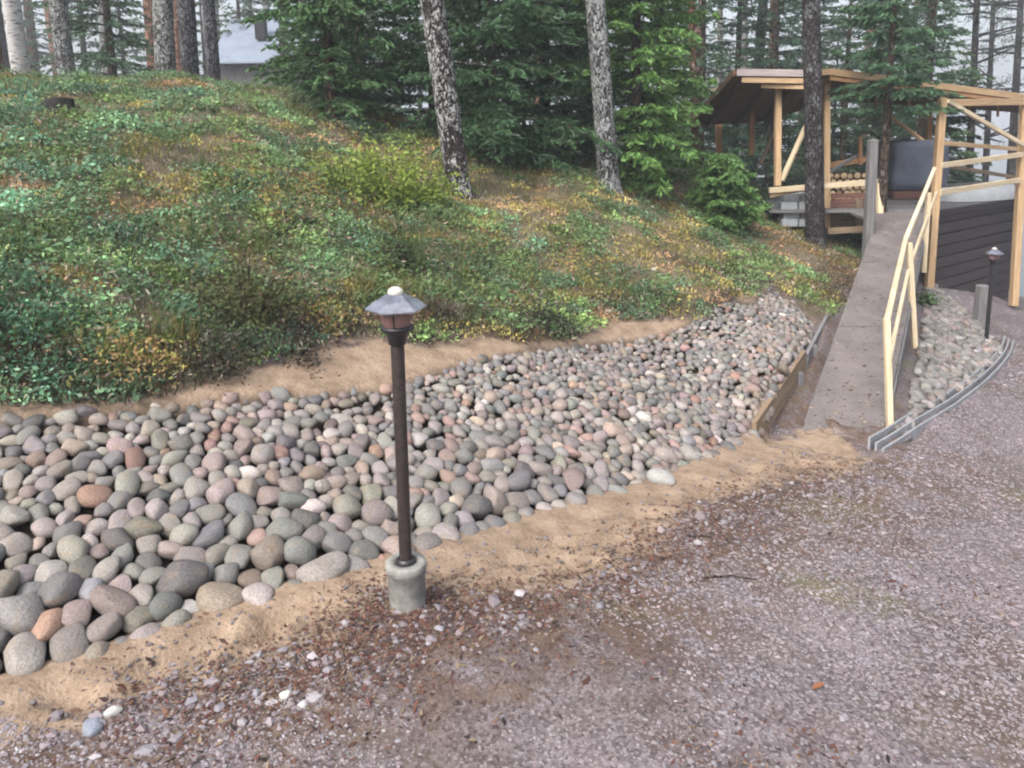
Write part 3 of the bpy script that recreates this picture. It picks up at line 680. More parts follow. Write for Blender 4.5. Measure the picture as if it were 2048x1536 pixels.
def tuft(px, py, rad, hgt, n_, color, label):
    p = hit(px, py); root = empty('grass_tuft', p, label, 'grass tuft')
    a = rng.uniform(0, 6.283, n_); rr = np.sqrt(rng.random(n_))*rad*.8
    b = np.stack([rr*np.cos(a), rr*np.sin(a), np.full(n_, -.03)], 1); h_ = hgt*rng.uniform(.5, 1.05, n_); ln = np.abs(rng.normal(0, .3, n_))
    dv = np.stack([np.cos(a)*ln, np.sin(a)*ln, np.ones(n_)], 1); dv /= np.linalg.norm(dv, axis=1)[:, None]
    sx = np.stack([-np.sin(a), np.cos(a), 0*a], 1)*.0013; mid = b+dv*h_[:, None]*.55; tip = b+dv*h_[:, None]-np.array([0, 0, .12])*(h_*ln)[:, None]+np.stack([np.cos(a), np.sin(a), 0*a], 1)*(h_*ln*.3)[:, None]
    V = np.stack([b-sx, b+sx, mid+sx*.8, tip], 1).reshape(-1, 3)
    cc = np.array(color)*(1+rng.normal(0, .2, (n_, 1)))
    link('blades', np_mesh('blades', V, np.arange(4*n_).reshape(-1, 4), 'leaf', np.repeat(np.clip(cc, .01, .9), 4, 0)), None, root, p)
shrub(495, 655, .34, .42, 2600, (.085, .095, .038), 'dark olive bushy clump above the upper sand strip left of the lamp', .013, stems=30)
shrub(600, 700, .26, .16, 1000, (.06, .05, .04), 'low dark brown heather mat right of the olive clump', .012)
shrub(440, 735, .24, .18, 900, (.055, .06, .04), 'dark heather clump hanging over the left end of the upper sand', .012)

# ------------------------------------------------------------------ trees
def trunk_mesh(name, pts, rads, seg, rings, relief=.03, flare=.5):
    pts = [Vector(p) for p in pts]; L = [0]
    for a, b in zip(pts, pts[1:]): L.append(L[-1]+(b-a).length)
    L = np.array(L)/L[-1]; f = np.linspace(0, 1, rings)**1.35
    C = np.stack([np.interp(f, L, [p[i] for p in pts]) for i in range(3)], 1); r_ = np.interp(f, L, rads)
    h_ = C[:, 2]-C[0, 2]; r_ = r_*(1+flare*np.exp(-h_/.16))
    a = np.linspace(0, 2*math.pi, seg, endpoint=False); A, Hh = np.meshgrid(a, h_); o1 = random.uniform(0, 200)
    dn = fbm(np.cos(A)*2.2+o1, np.sin(A)*2.2+Hh*2.0, 3)*2*relief+fbm(A*4+o1, Hh*5, 2)*relief*1.6
    rr = r_[:, None]*(1+dn+flare*.5*np.exp(-Hh/.13)*np.cos(A*4+o1))
    V = np.stack([C[:, 0:1]+rr*np.cos(A), C[:, 1:2]+rr*np.sin(A), np.repeat(C[:, 2:3], seg, 1)], -1).reshape(-1, 3)
    I = np.arange(rings*seg).reshape(rings, seg); J = np.roll(I, -1, 1)
    F = np.stack([I[:-1], J[:-1], J[1:], I[1:]], -1).reshape(-1, 4)
    return np_mesh(name, V, F, None, None, True)
def tubes_np(segs, r0_, r1_):                   # many 4-sided tapered sticks in one mesh
    A = np.array([s[0] for s in segs]); B = np.array([s[1] for s in segs]); n_ = len(A)
    d = B-A; d /= np.linalg.norm(d, axis=1)[:, None]+1e-9; x = np.cross(d, np.array([.3, .2, .93])); x /= np.linalg.norm(x, axis=1)[:, None]+1e-9; y = np.cross(d, x)
    r0_ = np.broadcast_to(r0_, n_)[:, None]; r1_ = np.broadcast_to(r1_, n_)[:, None]; V = []
    for r_, P in ((r0_, A), (r1_, B)):
        V += [P+x*r_, P+y*r_, P-x*r_, P-y*r_]
    V = np.stack(V, 1).reshape(-1, 3); o_ = (np.arange(n_)*8)[:, None, None]
    F = (np.array([[j, (j+1) % 4, 4+(j+1) % 4, 4+j] for j in range(4)])[None]+o_).reshape(-1, 4); return V, F
def pine_crown(top, z_lo, z_hi, rad, tufts, color, base):
    segs = []; pts = []
    nb = max(10, tufts//55)
    for i in range(nb):
        f = random.random(); z = z_lo+(z_hi-z_lo)*f; a = random.uniform(0, 6.283); L = rad*(1-.65*f)*random.uniform(.55, 1.1)
        k = (z-base.z)/(top.z-base.z); o_ = base+(top-base)*k; o_ = Vector((o_.x, o_.y, z))
        e = o_+Vector((math.cos(a)*L, math.sin(a)*L, L*random.uniform(-.1, .35))); segs.append((tuple(o_), tuple(e)))
        m = tufts//nb; ff = rng.uniform(.35, 1.05, m); pts.append(np.array(o_)+(np.array(e)-np.array(o_))*ff[:, None]+rng.normal(0, .22*rad/2, (m, 3))*np.array([1, 1, .6]))
    c = np.vstack(pts); V, cc = leaves_at(c, .07, np.tile(np.array(color), (len(c), 1)), .14, .8)
    sv, sf = tubes_np(segs, .035, .01)
    return V, cc, sv, sf
def pine(base, lean_top, r_, bark, label, hgt=15., crown_at=8.0, tufts=900, seg=20, rings=60, color=(.05, .085, .04), group=None, name='pine_tree', cat='pine', twigs=5, sway=0.0):
    root = empty(name, base, label, cat, group); base = Vector(base)
    top = base+Vector((lean_top[0], lean_top[1], hgt)); mid = base.lerp(top, .25)+Vector((sway, 0, 0))
    b2 = base-Vector((0, 0, .15))
    tr = link('trunk', trunk_mesh('trunk', [v-base for v in (b2, base.lerp(top, .08)+Vector((sway*.5, 0, 0)), mid, base.lerp(top, .6), top)], [r_*1.04, r_, r_*.9, r_*.6, r_*.12], seg, rings), bark, root, base)
    V, cc, sv, sf = pine_crown(top, base.z+crown_at, top.z, 2.0, tufts, color, base)
    link('crown', np_mesh('crown', V-np.array(base), np.arange(len(V)).reshape(-1, 4), 'needle', cc), None, root, base)
    tag(link('limbs', np_mesh('limbs', sv-np.array(base), sf, bark), None, root, base), kind='stuff')
    if twigs:
        segs = []
        for i in range(twigs):
            z = random.uniform(1.2, crown_at*.8); a = random.uniform(0, 6.283); k = z/hgt; o_ = base.lerp(top, k); L = random.uniform(.3, .9)
            q = o_+Vector((math.cos(a)*L, math.sin(a)*L, -.12*L)); segs.append((tuple(o_-base), tuple(q-base)))
        sv, sf = tubes_np(segs, .012, .003); tag(link('dead_twigs', np_mesh('dead_twigs', sv, sf, bark), None, root, base), kind='stuff')
    return root
def spruce(base, hgt, rad, label, dens=1.0, color=(.035, .075, .034), clear=.03, droop=.32, group=None, tip_bright=1.35, name='spruce_tree', lean=(0, 0), fs=1.0, whorl=.16):
    base = Vector(base); root = empty(name, base, label, 'spruce', group)
    V = []; C_ = []; segs = []; z = clear*hgt+.05
    while z < hgt*.985:
        f = z/hgt; Lm = rad*(1-f)**.6*min(1, .55+f*4+clear*3)
        for i in range(random.randint(5, 7)):
            a = random.uniform(0, 6.283); L = Lm*random.uniform(.55, 1.12)+.05; dr = droop*random.uniform(.5, 1.5)*(1-f*.9)
            o_ = np.array([lean[0]*f, lean[1]*f, z]); dirh = np.array([math.cos(a), math.sin(a), 0.]); side = np.array([-math.sin(a), math.cos(a), 0.])
            def bp(s): s = np.asarray(s)[:, None]; return o_+dirh*L*s+np.array([0, 0, 1.])*L*(.18*s-dr*s*s*1.3+.25*dr*s**4)
            ks = np.linspace(0, 1, 5); q = bp(ks)
            for j in range(4): segs.append((tuple(q[j]), tuple(q[j+1]), .012*(1-f)*(1-j*.2)+.003, .012*(1-f)*(1-(j+1)*.2)+.002))
            nt = max(6, int(L*24*dens)); s_ = np.sort(rng.uniform(.12, 1, nt)); tb = bp(s_)
            tl = (.40*L*(1-s_)+.10)*rng.uniform(.6, 1.2, nt); sg = np.where(np.arange(nt) % 2, 1., -1.)
            td = dirh*.75+side[None]*sg[:, None]*rng.uniform(.5, 1., (nt, 1))+np.array([0, 0, -1.])*rng.uniform(.1, .7, (nt, 1)); td /= np.linalg.norm(td, axis=1)[:, None]
            ne = max(5, int(8*dens)); g_ = rng.random((nt, ne)); c = tb[:, None]+td[:, None]*(tl[:, None]*g_)[..., None]; c = c.reshape(-1, 3)+rng.normal(0, .012, (nt*ne, 3))
            d = np.repeat(td, ne, 0)+rng.normal(0, .35, (nt*ne, 3)); d /= np.linalg.norm(d, axis=1)[:, None]
            sv = np.cross(d, rng.normal(size=(nt*ne, 3))); sv /= np.linalg.norm(sv, axis=1)[:, None]+1e-6
            sz = fs*rng.uniform(.034, .062, (nt*ne, 1)); V.append(np.stack([c-d*sz, c-sv*sz*.26, c+d*sz, c+sv*sz*.26], 1).reshape(-1, 3))
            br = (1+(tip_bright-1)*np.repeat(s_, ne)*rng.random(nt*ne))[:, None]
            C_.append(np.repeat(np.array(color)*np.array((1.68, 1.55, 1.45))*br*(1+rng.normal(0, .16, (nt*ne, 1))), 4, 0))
        z += whorl*random.uniform(.7, 1.3)*max(.5, hgt/4)**.5
    V = np.vstack(V); C_ = np.clip(np.vstack(C_), .005, .9)
    sv, sf = tubes_np([(s[0], s[1]) for s in segs], np.array([s[2] for s in segs]), np.array([s[3] for s in segs]))
    tr_r = .018+.012*hgt
    link('trunk', trunk_mesh('trunk', [(0, 0, -.1), (lean[0]*.5, lean[1]*.5, hgt*.5), (lean[0], lean[1], hgt)], [tr_r, tr_r*.55, .006], 10, 16, .02, .3), 'bark_spruce', root, base)
    tag(link('branches', np_mesh('branches', sv, sf, 'bark_spruce'), None, root, base), kind='stuff')
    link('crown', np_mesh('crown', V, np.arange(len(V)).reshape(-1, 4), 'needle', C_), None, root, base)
    return len(V)//2
def top_from(base, px, py, hgt):                # lean so that the trunk passes through a second sight line
    d = ray(px, py); t = base.y/d.y; q = Vector((d.x*t, base.y, CAMZ+d.z*t)); k = hgt/(q.z-base.z); return ((q.x-base.x)*k, .0)
def at(px, py): return hit(px, py, tmin=2.5)
# the three near pines
p1 = at(922, 392); pine(p1, tuple(.97*v for v in top_from(p1, 862, 0, 15)), .118, 'bark_lichen', 'thick leaning pine with white lichen flakes left of the image centre', 15, 8, 900, 56, 420, sway=0)
p2 = at(1220, 380); pine(p2, top_from(p2, 1190, 0, 15), .118, 'bark_pale', 'pale grey lichened pine right of the image centre', 15, 8, 900, 56, 420)
p3 = at(1632, 492); pine(p3, top_from(p3, 1622, 0, 15), .128, 'bark_dark', 'dark pine standing in front of the pavilion beside the ramp', 15, 7, 900, 48, 380)
def far_base(px, t, lift=0):
    d = ray(px, 300); x, y = d.x*t, d.y*t; return Vector((x, y, Hs(x, y)-.05+lift))
def px_w(w_px, t): return w_px*t/FPX/2
# trunks that stand out on the left ridge
for px, t, wpx, topx, bark, lab, cat in (
        (15, 11.0, 34, -30, 'bark_red', 'reddish pine trunk at the far left edge of the ridge', 'pine'),
        (62, 11.5, 40, 22, 'bark_birch', 'white birch trunk at the left edge of the ridge', 'birch'),
        (150, 13.0, 40, 115, 'bark_pale', 'grey pine trunk just right of the white birch', 'pine'),
        (342, 12.0, 46, 325, 'bark_pale', 'pale pine trunk, left one of three close together on the ridge', 'pine'),
        (392, 12.6, 40, 372, 'bark_grey', 'grey pine trunk, middle one of three close together on the ridge', 'pine'),
        (440, 13.2, 30, 416, 'bark_grey', 'slim grey pine trunk, right one of three close together on the ridge', 'pine'),
        (575, 20., 22, 566, 'bark_dark', 'thin dark trunk in front of the grey roofed cabin', 'pine'),
        (620, 21., 18, 606, 'bark_spruce', 'thin trunk right of the grey roofed cabin', 'pine'),
        (1394, 14., 18, 1382, 'bark_red', 'slim reddish trunk left of the pavilion roof', 'pine'),
        (1441, 19., 16, 1440, 'bark_birch', 'thin white birch trunk behind the left eave of the pavilion', 'birch'),
        (1492, 20., 18, 1490, 'bark_birch', 'thin birch trunk rising above the pavilion fascia', 'birch'),
        (1545, 22., 18, 1546, 'bark_red', 'thin orange pine trunk above the pavilion fascia', 'pine'),
        (1783, 24., 26, 1780, 'bark_red', 'distant reddish pine trunk behind the drooping spruce', 'pine'),
        (1952, 19., 20, 1954, 'bark_dark', 'dark trunk against the bright sky above the frame roof', 'pine'),
        (1985, 24., 17, 1987, 'bark_dark', 'second thin dark trunk against the bright sky above the frame roof', 'pine'),
        (2035, 22., 22, 2042, 'bark_dark', 'dark lakeside trunk at the right edge of the picture', 'pine')):
    b = far_base(px, t); pine(b, top_from(b, topx, 0, 14), px_w(wpx*.82, t), bark, lab, 14, 8.0 if px < 1900 else 4.6, 500 if px < 1900 else 3200, 18, 60, name='birch_tree' if cat == 'birch' else 'pine_tree', cat=cat, group='tree trunks of the background wood', color=(.06, .085, .06))
# spruces
NQ = 0
SP = [(668, 9.0, 4.6, 1.1, 'green spruce left of the lichened pine, nearest in the thicket', 1.0, (.040, .085, .036)),
      (730, 10.4, 5.2, 1.35, 'spruce rising behind the yellow-green bush', 1.0, (.034, .074, .036)),
      (985, 9.4, 5.0, 1.5, 'dense spruce between the two lichened pines', 1.1, (.030, .066, .032)),
      (1090, 10.6, 6.0, 1.5, 'darkest spruce just left of the pale pine', 1.1, (.026, .058, .030)),
      (1270, 9.8, 5.2, 1.15, 'fresh green spruce right of the pale pine', 1.1, (.060, .125, .036)),
      (1318, 11.8, 4.4, .85, 'light green young spruce left of the pavilion eave', 1.0, (.062, .125, .040)),
      (870, 12.0, 6.0, 1.5, 'spruce hidden partly by the lichened pine', .9, (.034, .072, .036)),
      (1180, 12.6, 6.5, 1.5, 'tall spruce behind the pale pine', .9, (.030, .062, .032)),
      (655, 13.0, 4.2, 1.0, 'small spruce just right of the grey roofed cabin', .9, (.045, .09, .045)),
      (240, 15.0, 6.0, 1.3, 'spruce behind the ridge between the birch and the three trunks', .8, (.038, .075, .045)),
      (1770, 10.9, 5.6, 1.15, 'spruce with drooping boughs in front of the pavilion roof', 1.1, (.036, .078, .042)),
      (1850, 15.5, 6.5, 1.3, 'spruce behind the frame roof, left of the bright sky', .9, (.036, .074, .045)),
      (1400, 17.0, 7.0, 1.5, 'spruce seen under the left eave of the pavilion', .8, (.036, .074, .042)),
      (1470, 18.5, 8.0, 1.7, 'spruce behind the left pavilion post', .8, (.032, .068, .042)),
      (1540, 17.5, 7.5, 1.6, 'spruce behind the pavilion brace', .8, (.030, .064, .040)),
      (1610, 19.0, 8.0, 1.8, 'spruce right behind the dark pine and the pavilion', .8, (.030, .064, .042)),
      (1685, 18.0, 7.5, 1.7, 'spruce behind the firewood pile', .8, (.034, .070, .042)),
      (1745, 20.0, 8.5, 1.8, 'spruce behind the grey gate post', .8, (.032, .066, .042)),
      (1815, 21.0, 8.5, 1.8, 'spruce behind the tarpaulin', .8, (.032, .066, .044)),
      (1930, 17.5, 3.2, .9, 'low spruce by the water behind the frame posts', .9, (.036, .080, .042))]
for px, t, h_, r_, lab, dn, cl_ in SP:
    b = far_base(px, t); clear = .40 if px == 1770 else .02
    NQ += spruce(b, h_, r_, lab, dn, cl_, clear, group='young spruces of the thicket')
b = at(1445, 452); NQ += spruce(b, .92, .52, 'small bushy spruce sapling in front of the pavilion', 2.2, (.055, .112, .036), .0, .12, 'young spruces of the thicket', 1.5, whorl=.09, fs=.75)
# the wood behind
ORD = 'first second third fourth fifth sixth seventh eighth ninth tenth eleventh twelfth thirteenth fourteenth fifteenth sixteenth seventeenth eighteenth nineteenth twentieth'.split()
def ordw(n_): return ORD[n_] if n_ < 20 else ('twenty-'+ORD[n_-20] if n_ < 29 else ('thirtieth' if n_ == 29 else ('thirty-'+ORD[n_-30] if n_ < 39 else 'fortieth')))
cs = cp_ = 0
BG = 'trees of the distant wood'
k = 0
for i in range(60):
    px = -80+i*35+random.uniform(-16, 16); t = random.uniform(17, 38)
    if 1880 < px: continue
    if 430 < px < 640 and t < 33: t = random.uniform(34, 42)
    b = far_base(px, t)
    if i % 3 != 0 and not (px < 520 and i % 2):
        NQ += spruce(b, random.uniform(7, 11), random.uniform(1.7, 2.5), 'dark spruce deep in the distant wood, %s from the left' % ordw(cs), 0.5, (.034+random.uniform(0, .012), .066+random.uniform(0, .02), .040), .02, .34, BG, fs=2.1, whorl=.30); cs += 1
    else:
        pine(b, (random.uniform(-.6, .6), 0), px_w(random.uniform(16, 26), t), random.choice(['bark_dark', 'bark_red', 'bark_pale']), 'bare pine trunk deep in the distant wood, %s from the left' % ordw(cp_), 15, 8, 260, 12, 30, group=BG, twigs=3); cp_ += 1
print('spruce quads', NQ)

# ------------------------------------------------------------------ garden lamps
def lamp(base, hgt, label, pole_mat, detailed=True, yaw=0.25, base_r=.066, base_h=.17, lean=(0, 0)):
    root = empty('garden_lamp', base, label, 'lamp', 'garden lamps along the path')
    b = Vector(base); z = base_h
    pr = [(.0, -.05), (base_r*.92, -.05), (base_r*.96, .0), (base_r, z-.035), (base_r*1.08, z-.03), (base_r*1.09, z-.006), (base_r*1.04, z), (base_r*.62, z+.001), (base_r*.58, z-.012), (.0, z-.012)]
    if detailed: link('concrete_base', rev_mesh('concrete_base', pr, 40), 'concrete', root, b)
    zt = hgt-.150; ln = Vector((lean[0], lean[1], 0))
    foot = [(.0, z-.02), (.034, z-.02), (.034, z+.008), (.025, z+.014)] if detailed else [(.04, -.02), (.04, .01), (.025, .015)]
    link('foot_flange', rev_mesh('foot_flange', foot, 24), 'black_paint', root, b)
    link('pole', tube_mesh('pole', [(0, 0, z-.01 if detailed else -.05), ln*.5+Vector((0, 0, hgt*.5)), ln+Vector((0, 0, zt))], [.0225, .0225, .0235], 20), pole_mat, root, b)
    b = b+ln
    link('collar', rev_mesh('collar', [(.0236, zt-.035), (.030, zt-.028), (.034, zt), (.050, zt+.018), (.055, zt+.022), (.055, zt+.032), (.040, zt+.036), (.0, zt+.036)], 32), 'black_paint', root, b)
    link('lens', rev_mesh('lens', [(.046, zt+.034), (.056, zt+.06), (.066, zt+.10), (.05, zt+.104), (.0, zt+.104)], 32), 'lens', root, b)
    hx = 6; c = rev_mesh('cap', [(.098, zt+.088), (.103, zt+.091), (.103, zt+.096), (.068, zt+.122), (.030, zt+.142), (.0, zt+.145)], hexa=hx)
    cp = link('cap', c, 'cap_metal', root, b); cp.rotation_euler.z = yaw
    kn = link('finial', rev_mesh('finial', [(.024, zt+.138), (.027, zt+.146), (.023, zt+.157), (.012, zt+.164), (.0, zt+.166)], 24), 'white_knob', root, b)
    for j in range(3):
        a = j*2.094+.5; link('bracket', tube_mesh('bracket', [(.045*math.cos(a), .045*math.sin(a), zt+.03), (.068*math.cos(a), .068*math.sin(a), zt+.098)], [.003, .003], 6), 'black_paint', root, b)
    return root
lb = hit(815, 1210); lamp(lb, 1.14, 'dark bronze garden lamp on a concrete footing at the edge of the cobbles', 'pole_paint')
bt = tube_mesh('cable_sleeve', [(0, 0, 0), (-.008, -.004, .03), (-.016, -.006, .05)], [.010, .011, .009], 10)
sl = hit(806, 1204); o = link('cable_sleeve', tube_mesh('cable_sleeve', [(-.022, 0, .05), (-.006, -.004, .022), (.018, -.006, .012), (.040, -.004, .010)], [.007, .010, .012, .008], 10), 'blue_plastic', None, sl+Vector((0, -.02, -.004)))
tag(o, 'short pale blue plastic sleeve lying against the lamp footing', 'plastic sleeve')
lb2 = hit(1972, 684); lamp(lb2, 1.10, 'black garden lamp in front of the dark board skirting', 'black_paint', False)

# ------------------------------------------------------------------ ramp, boards, handrail, edging
rt = empty('ramp', RA, 'narrow grey-brown felt covered ramp rising to the pavilion deck', 'ramp')
def quad_slab(name, a, b, c, d, th, mat, parent):      # a,b,c,d counter-clockwise from above
    V = [Vector(p)-RA for p in (a, b, c, d)]; V += [v-Vector((0, 0, th)) for v in V]
    F = [(0, 1, 2, 3), (7, 6, 5, 4), (0, 4, 5, 1), (1, 5, 6, 2), (2, 6, 7, 3), (3, 7, 4, 0)]
    return link(name, np_mesh(name, [tuple(v) for v in V], F, mat), None, parent, RA)
cuts = [0, .36, .70, 1.0]
for i, (f0, f1) in enumerate(zip(cuts, cuts[1:])):
    g_ = .0012; a = RAMP_L0.lerp(RAMP_L1, f0+g_); b = RAMP_R0.lerp(RAMP_R1, f0+g_); c = RAMP_R0.lerp(RAMP_R1, f1-g_); d = RAMP_L0.lerp(RAMP_L1, f1-g_)
    quad_slab('deck_panel', a, b, c, d, .03, 'deck_felt', rt)
for l0_, l1_ in ((RAMP_L0, RAMP_L1), (RAMP_R0, RAMP_R1)):
    beam('side_beam', l0_-Vector((0, 0, .10)), l1_-Vector((0, 0, .10)), .04, .13, 'grey_timber', rt)
gn = 900; ga = rng.random(gn)**1.6; gc = rng.uniform(-1, 1, gn)
gP = np.array([list((RAMP_L0.lerp(RAMP_L1, f)).lerp(RAMP_R0.lerp(RAMP_R1, f), (c+1)/2)) for f, c in zip(ga, gc)])
gs = .004*np.exp(rng.normal(0, .5, gn)); V0, F0 = ICO1
gQ = (V0[None]*gs[:, None, None]*np.array([1.6, 1, .6])*(1+rng.normal(0, .2, (gn, 12, 1)))+gP[:, None]+np.array([0, 0, .001])).reshape(-1, 3)
tag(link('ramp_grit', np_mesh('ramp_grit', gQ, (F0[None]+(np.arange(gn)*12)[:, None, None]).reshape(-1, 3), 'pebble', np.repeat(np.where((rng.random(gn) < .6)[:, None], np.array((.09, .055, .04)), np.array((.28, .22, .17))), 12, 0)), None, rt), kind='stuff')
# retaining boards left of the foot of the ramp
rb = empty('retaining_board', B0, 'weathered board edge holding the cobbles beside the foot of the ramp', 'retaining board')
q0 = B0+Vector((0, 0, .02)); q1 = Vector((B1v.x, B1v.y, B1v.z+.01)); md = q0.lerp(q1, .52)+Vector((.03, -.02, .035))
beam('board', q0-Vector((0, 0, .05)), md-Vector((0, 0, .05)), .035, .20, 'weathered_board', rb)
beam('board', md-Vector((0, 0, .08))+Vector((.02, 0, 0)), q1-Vector((0, 0, .08)), .035, .20, 'grey_timber', rb)
for f, h_ in ((.42, .05), (.62, .10)):
    p = q0.lerp(q1, f)+Vector((.055, -.03, 0)); z_ = Hs(p.x, p.y)
    beam('stake', (p.x, p.y, z_-.1), (p.x, p.y, q0.lerp(q1, f).z+h_-.06), .05, .05, 'grey_timber', rb)
# handrail on the right of the ramp
hr = empty('handrail', RAMP_R0, 'pale new wooden handrail along the right side of the ramp', 'handrail')
h0, h1, h2 = PX(1772, 640, 5.5), PX(1811, 481, 7.6), PX(1869, 338, 10.35)
def rpt(f, out=.05): p = RAMP_R0.lerp(RAMP_R1, f); return Vector((p.x+out, p.y-.01, p.z))
pf = rpt(.02); beam('post', (pf.x, pf.y, pf.z-.12), (h0.x+.004, h0.y, h0.z+.012), .042, .042, 'pine_rail', hr, Vector((0, 1, 0)))
fm = .46; pm = rpt(fm); beam('post', (pm.x+.03, pm.y, pm.z-.45), (h1.x+.035, h1.y, h1.z-.02), .05, .05, 'pine_rail', hr, Vector((0, 1, 0)))
fn = .80; pn = rpt(fn); zz = h1.lerp(h2, .62); beam('post', (zz.x+.05, zz.y, zz.z-1.0), (zz.x+.04, zz.y, zz.z-.02), .05, .05, 'pine_rail', hr, Vector((0, 1, 0)))
beam('top_rail', h0+Vector((0, -.015, -.01)), h1, .042, .052, 'pine_rail', hr); beam('top_rail', h1+(h2-h1)*.001, h2, .042, .052, 'pine_rail', hr)
beam('lower_rail', h0+Vector((.045, 0, -.30)), h1+Vector((.05, 0, -.30)), .03, .05, 'pine_rail', hr); beam('lower_rail', h1+Vector((.05, 0, -.30)), h2+Vector((.05, 0, -.32)), .03, .05, 'pine_rail', hr)
# curved grey edging at the toe of the right bank
ed = empty('curved_edging', Vector((*rbk[1], Hs(*rbk[1]))), 'curved dull grey edging strips at the toe of the small cobble slope', 'edging')
EP = [hit0(*p) for p in ((1760, 888), (1800, 868), (1850, 842), (1900, 816), (1950, 780), (1990, 745), (2016, 712), (2022, 690))]
def edging(off, z_, h_, th, name):
    pts = []; 
    P = [Vector((*p, 0)) for p in EP]; fine_ = []
    for i in range(len(P)-1):
        for f in (0, .25, .5, .75): fine_.append(P[i].lerp(P[i+1], f))
    fine_.append(P[-1]); Q = [fine_[0]]+[(fine_[i-1]+fine_[i]*2+fine_[i+1])/4 for i in range(1, len(fine_)-1)]+[fine_[-1]]
    V = []; F = []; zs = np.array([Hs(q_.x, q_.y) for q_ in Q]); zs = np.convolve(np.pad(zs, 4, mode='edge'), np.ones(9)/9, 'valid')
    for i, p in enumerate(Q):
        d = (Q[min(i+1, len(Q)-1)]-Q[max(i-1, 0)]).normalized(); n_ = Vector((-d.y, d.x, 0)); c = p+n_*off; zg = zs[i]
        for s, zz_ in ((-1, 0), (1, 0), (1, 1), (-1, 1)): V.append(tuple(c+n_*th*s/2+Vector((0, 0, zg+z_+zz_*h_))))
    for i in range(len(Q)-1):
        for j in range(4): F.append((i*4+j, i*4+(j+1) % 4, i*4+4+(j+1) % 4, i*4+4+j))
    F += [(0, 1, 2, 3), (len(V)-1, len(V)-2, len(V)-3, len(V)-4)]
    link(name, np_mesh(name, V, F, 'galvanised'), None, ed)
for off, z_, h_, th in ((-.02, -.05, .085, .014), (.025, -.05, .110, .014), (.07, -.05, .135, .014)): edging(off, z_, h_, th, 'edging_strip')
# short grey stake and the tall grey post
p = hit(1958, 650); st = empty('short_post', p, 'short grey timber stub beside the far lamp', 'post'); beam('stub', p-Vector((0, 0, .2)), p+Vector((.01, 0, .52)), .13, .13, 'grey_timber', st, Vector((0, 1, 0)), bev=.012)
gp0 = PX(1737, 492, 9.5); gp1 = PX(1746, 284, 9.5); gp = empty('gate_post', gp0, 'tall weathered grey post at the left of the ramp top', 'post')
beam('post', gp0-Vector((0, 0, .5)), gp1, .105, .105, 'grey_timber', gp, Vector((0, 1, 0)), bev=.01)
link('post_cap', rev_mesh('post_cap', [(.0, .03), (.06, .012), (.075, 0), (.075, -.012), (.0, -.012)][::-1], hexa=4), 'grey_timber', gp, gp1+Vector((0, 0, .012))).rotation_euler.z = .785

# ------------------------------------------------------------------ pavilion
DZ = .45
pv0 = PX(1868, 585, 11.1); pav = empty('pavilion', Vector((pv0.x, pv0.y, pv0.z)), 'unfinished pale timber lakeside pavilion with a felt roof at the end of the ramp', 'pavilion')
Yv = Vector((0, 1, 0))
WL = PX(1868, 432, 11.1); WL.z = DZ; WR = PX(2032, 408, 12.9); WR.z = DZ
FL = PX(1540, 400, 11.3); FL.z = DZ-.02                     # left front corner of the deck
FR = Vector((WL.x, WL.y, DZ))
back = Vector((.25, 1, 0)).normalized()*3.4
# deck planks as seen from the ramp
nD = 12
for i in range(nD):
    f0, f1 = i/nD, (i+1)/nD-.004
    a = FR.lerp(WR, 0); L0 = RAMP_L1+Vector((-.6, .35, 0)); L0.z = DZ
    V = [a.lerp(WR, 0)+back*f0, WR+back*f0, WR+back*f1, a+back*f1]
    p = (FL+Vector((0, .0, 0))).copy(); p.z = DZ
    V2 = [p+back*f0, Vector((a.x-.02, a.y, DZ))+back*f0, Vector((a.x-.02, a.y, DZ))+back*f1, p+back*f1]
    for W in (V, V2):
        T = [tuple(v-pav.location) for v in W]+[tuple(v-pav.location-Vector((0, 0, .035))) for v in W]
        link('deck_plank', np_mesh('deck_plank', T, [(0, 1, 2, 3), (7, 6, 5, 4), (0, 4, 5, 1), (1, 5, 6, 2), (2, 6, 7, 3), (3, 7, 4, 0)], 'grey_timber'), None, pav, pav.location)
# landing between the ramp and the deck
T = [RAMP_L1+Vector((0, .005, -.002)), RAMP_R1+Vector((0, .005, -.002)), Vector((WL.x-.03, WL.y-.02, DZ-.02)), Vector((RAMP_L1.x+.15, WL.y-.02, DZ-.02))]
T = [tuple(v-pav.location) for v in T]+[tuple(v-pav.location-Vector((0, 0, .03))) for v in T]
link('landing', np_mesh('landing', T, [(0, 1, 2, 3), (7, 6, 5, 4), (0, 4, 5, 1), (1, 5, 6, 2), (2, 6, 7, 3), (3, 7, 4, 0)], 'deck_felt'), None, pav, pav.location)
# dark skirting boards under the deck
ns = 11; hB = (DZ-.02+1.45)/ns
for i in range(ns):
    z_ = DZ-.03-hB*(i+.5); s0 = Vector((WL.x, WL.y, z_)); s1 = Vector((WR.x, WR.y, z_)); off = Vector((0, -.012-.004*random.random(), 0))
    beam('skirting_board', s0+off, s1+off, .022, hB-.020, 'dark_board', pav)
bkp = [Vector((WL.x, WL.y+.03, DZ-.04)), Vector((WR.x, WR.y+.03, DZ-.04)), Vector((WR.x, WR.y+.03, -1.5)), Vector((WL.x, WL.y+.03, -1.5))]; bkp = [v-pav.location for v in bkp]+[v-pav.location+Vector((0, .012, 0)) for v in bkp]
link('skirting_blackout', np_mesh('skirting_blackout', [tuple(v) for v in bkp], [(0, 3, 2, 1), (4, 5, 6, 7), (0, 1, 5, 4), (1, 2, 6, 5), (2, 3, 7, 6), (3, 0, 4, 7)], 'near_black'), None, pav, pav.location)  # added black sheet that keeps light from showing through the board gaps
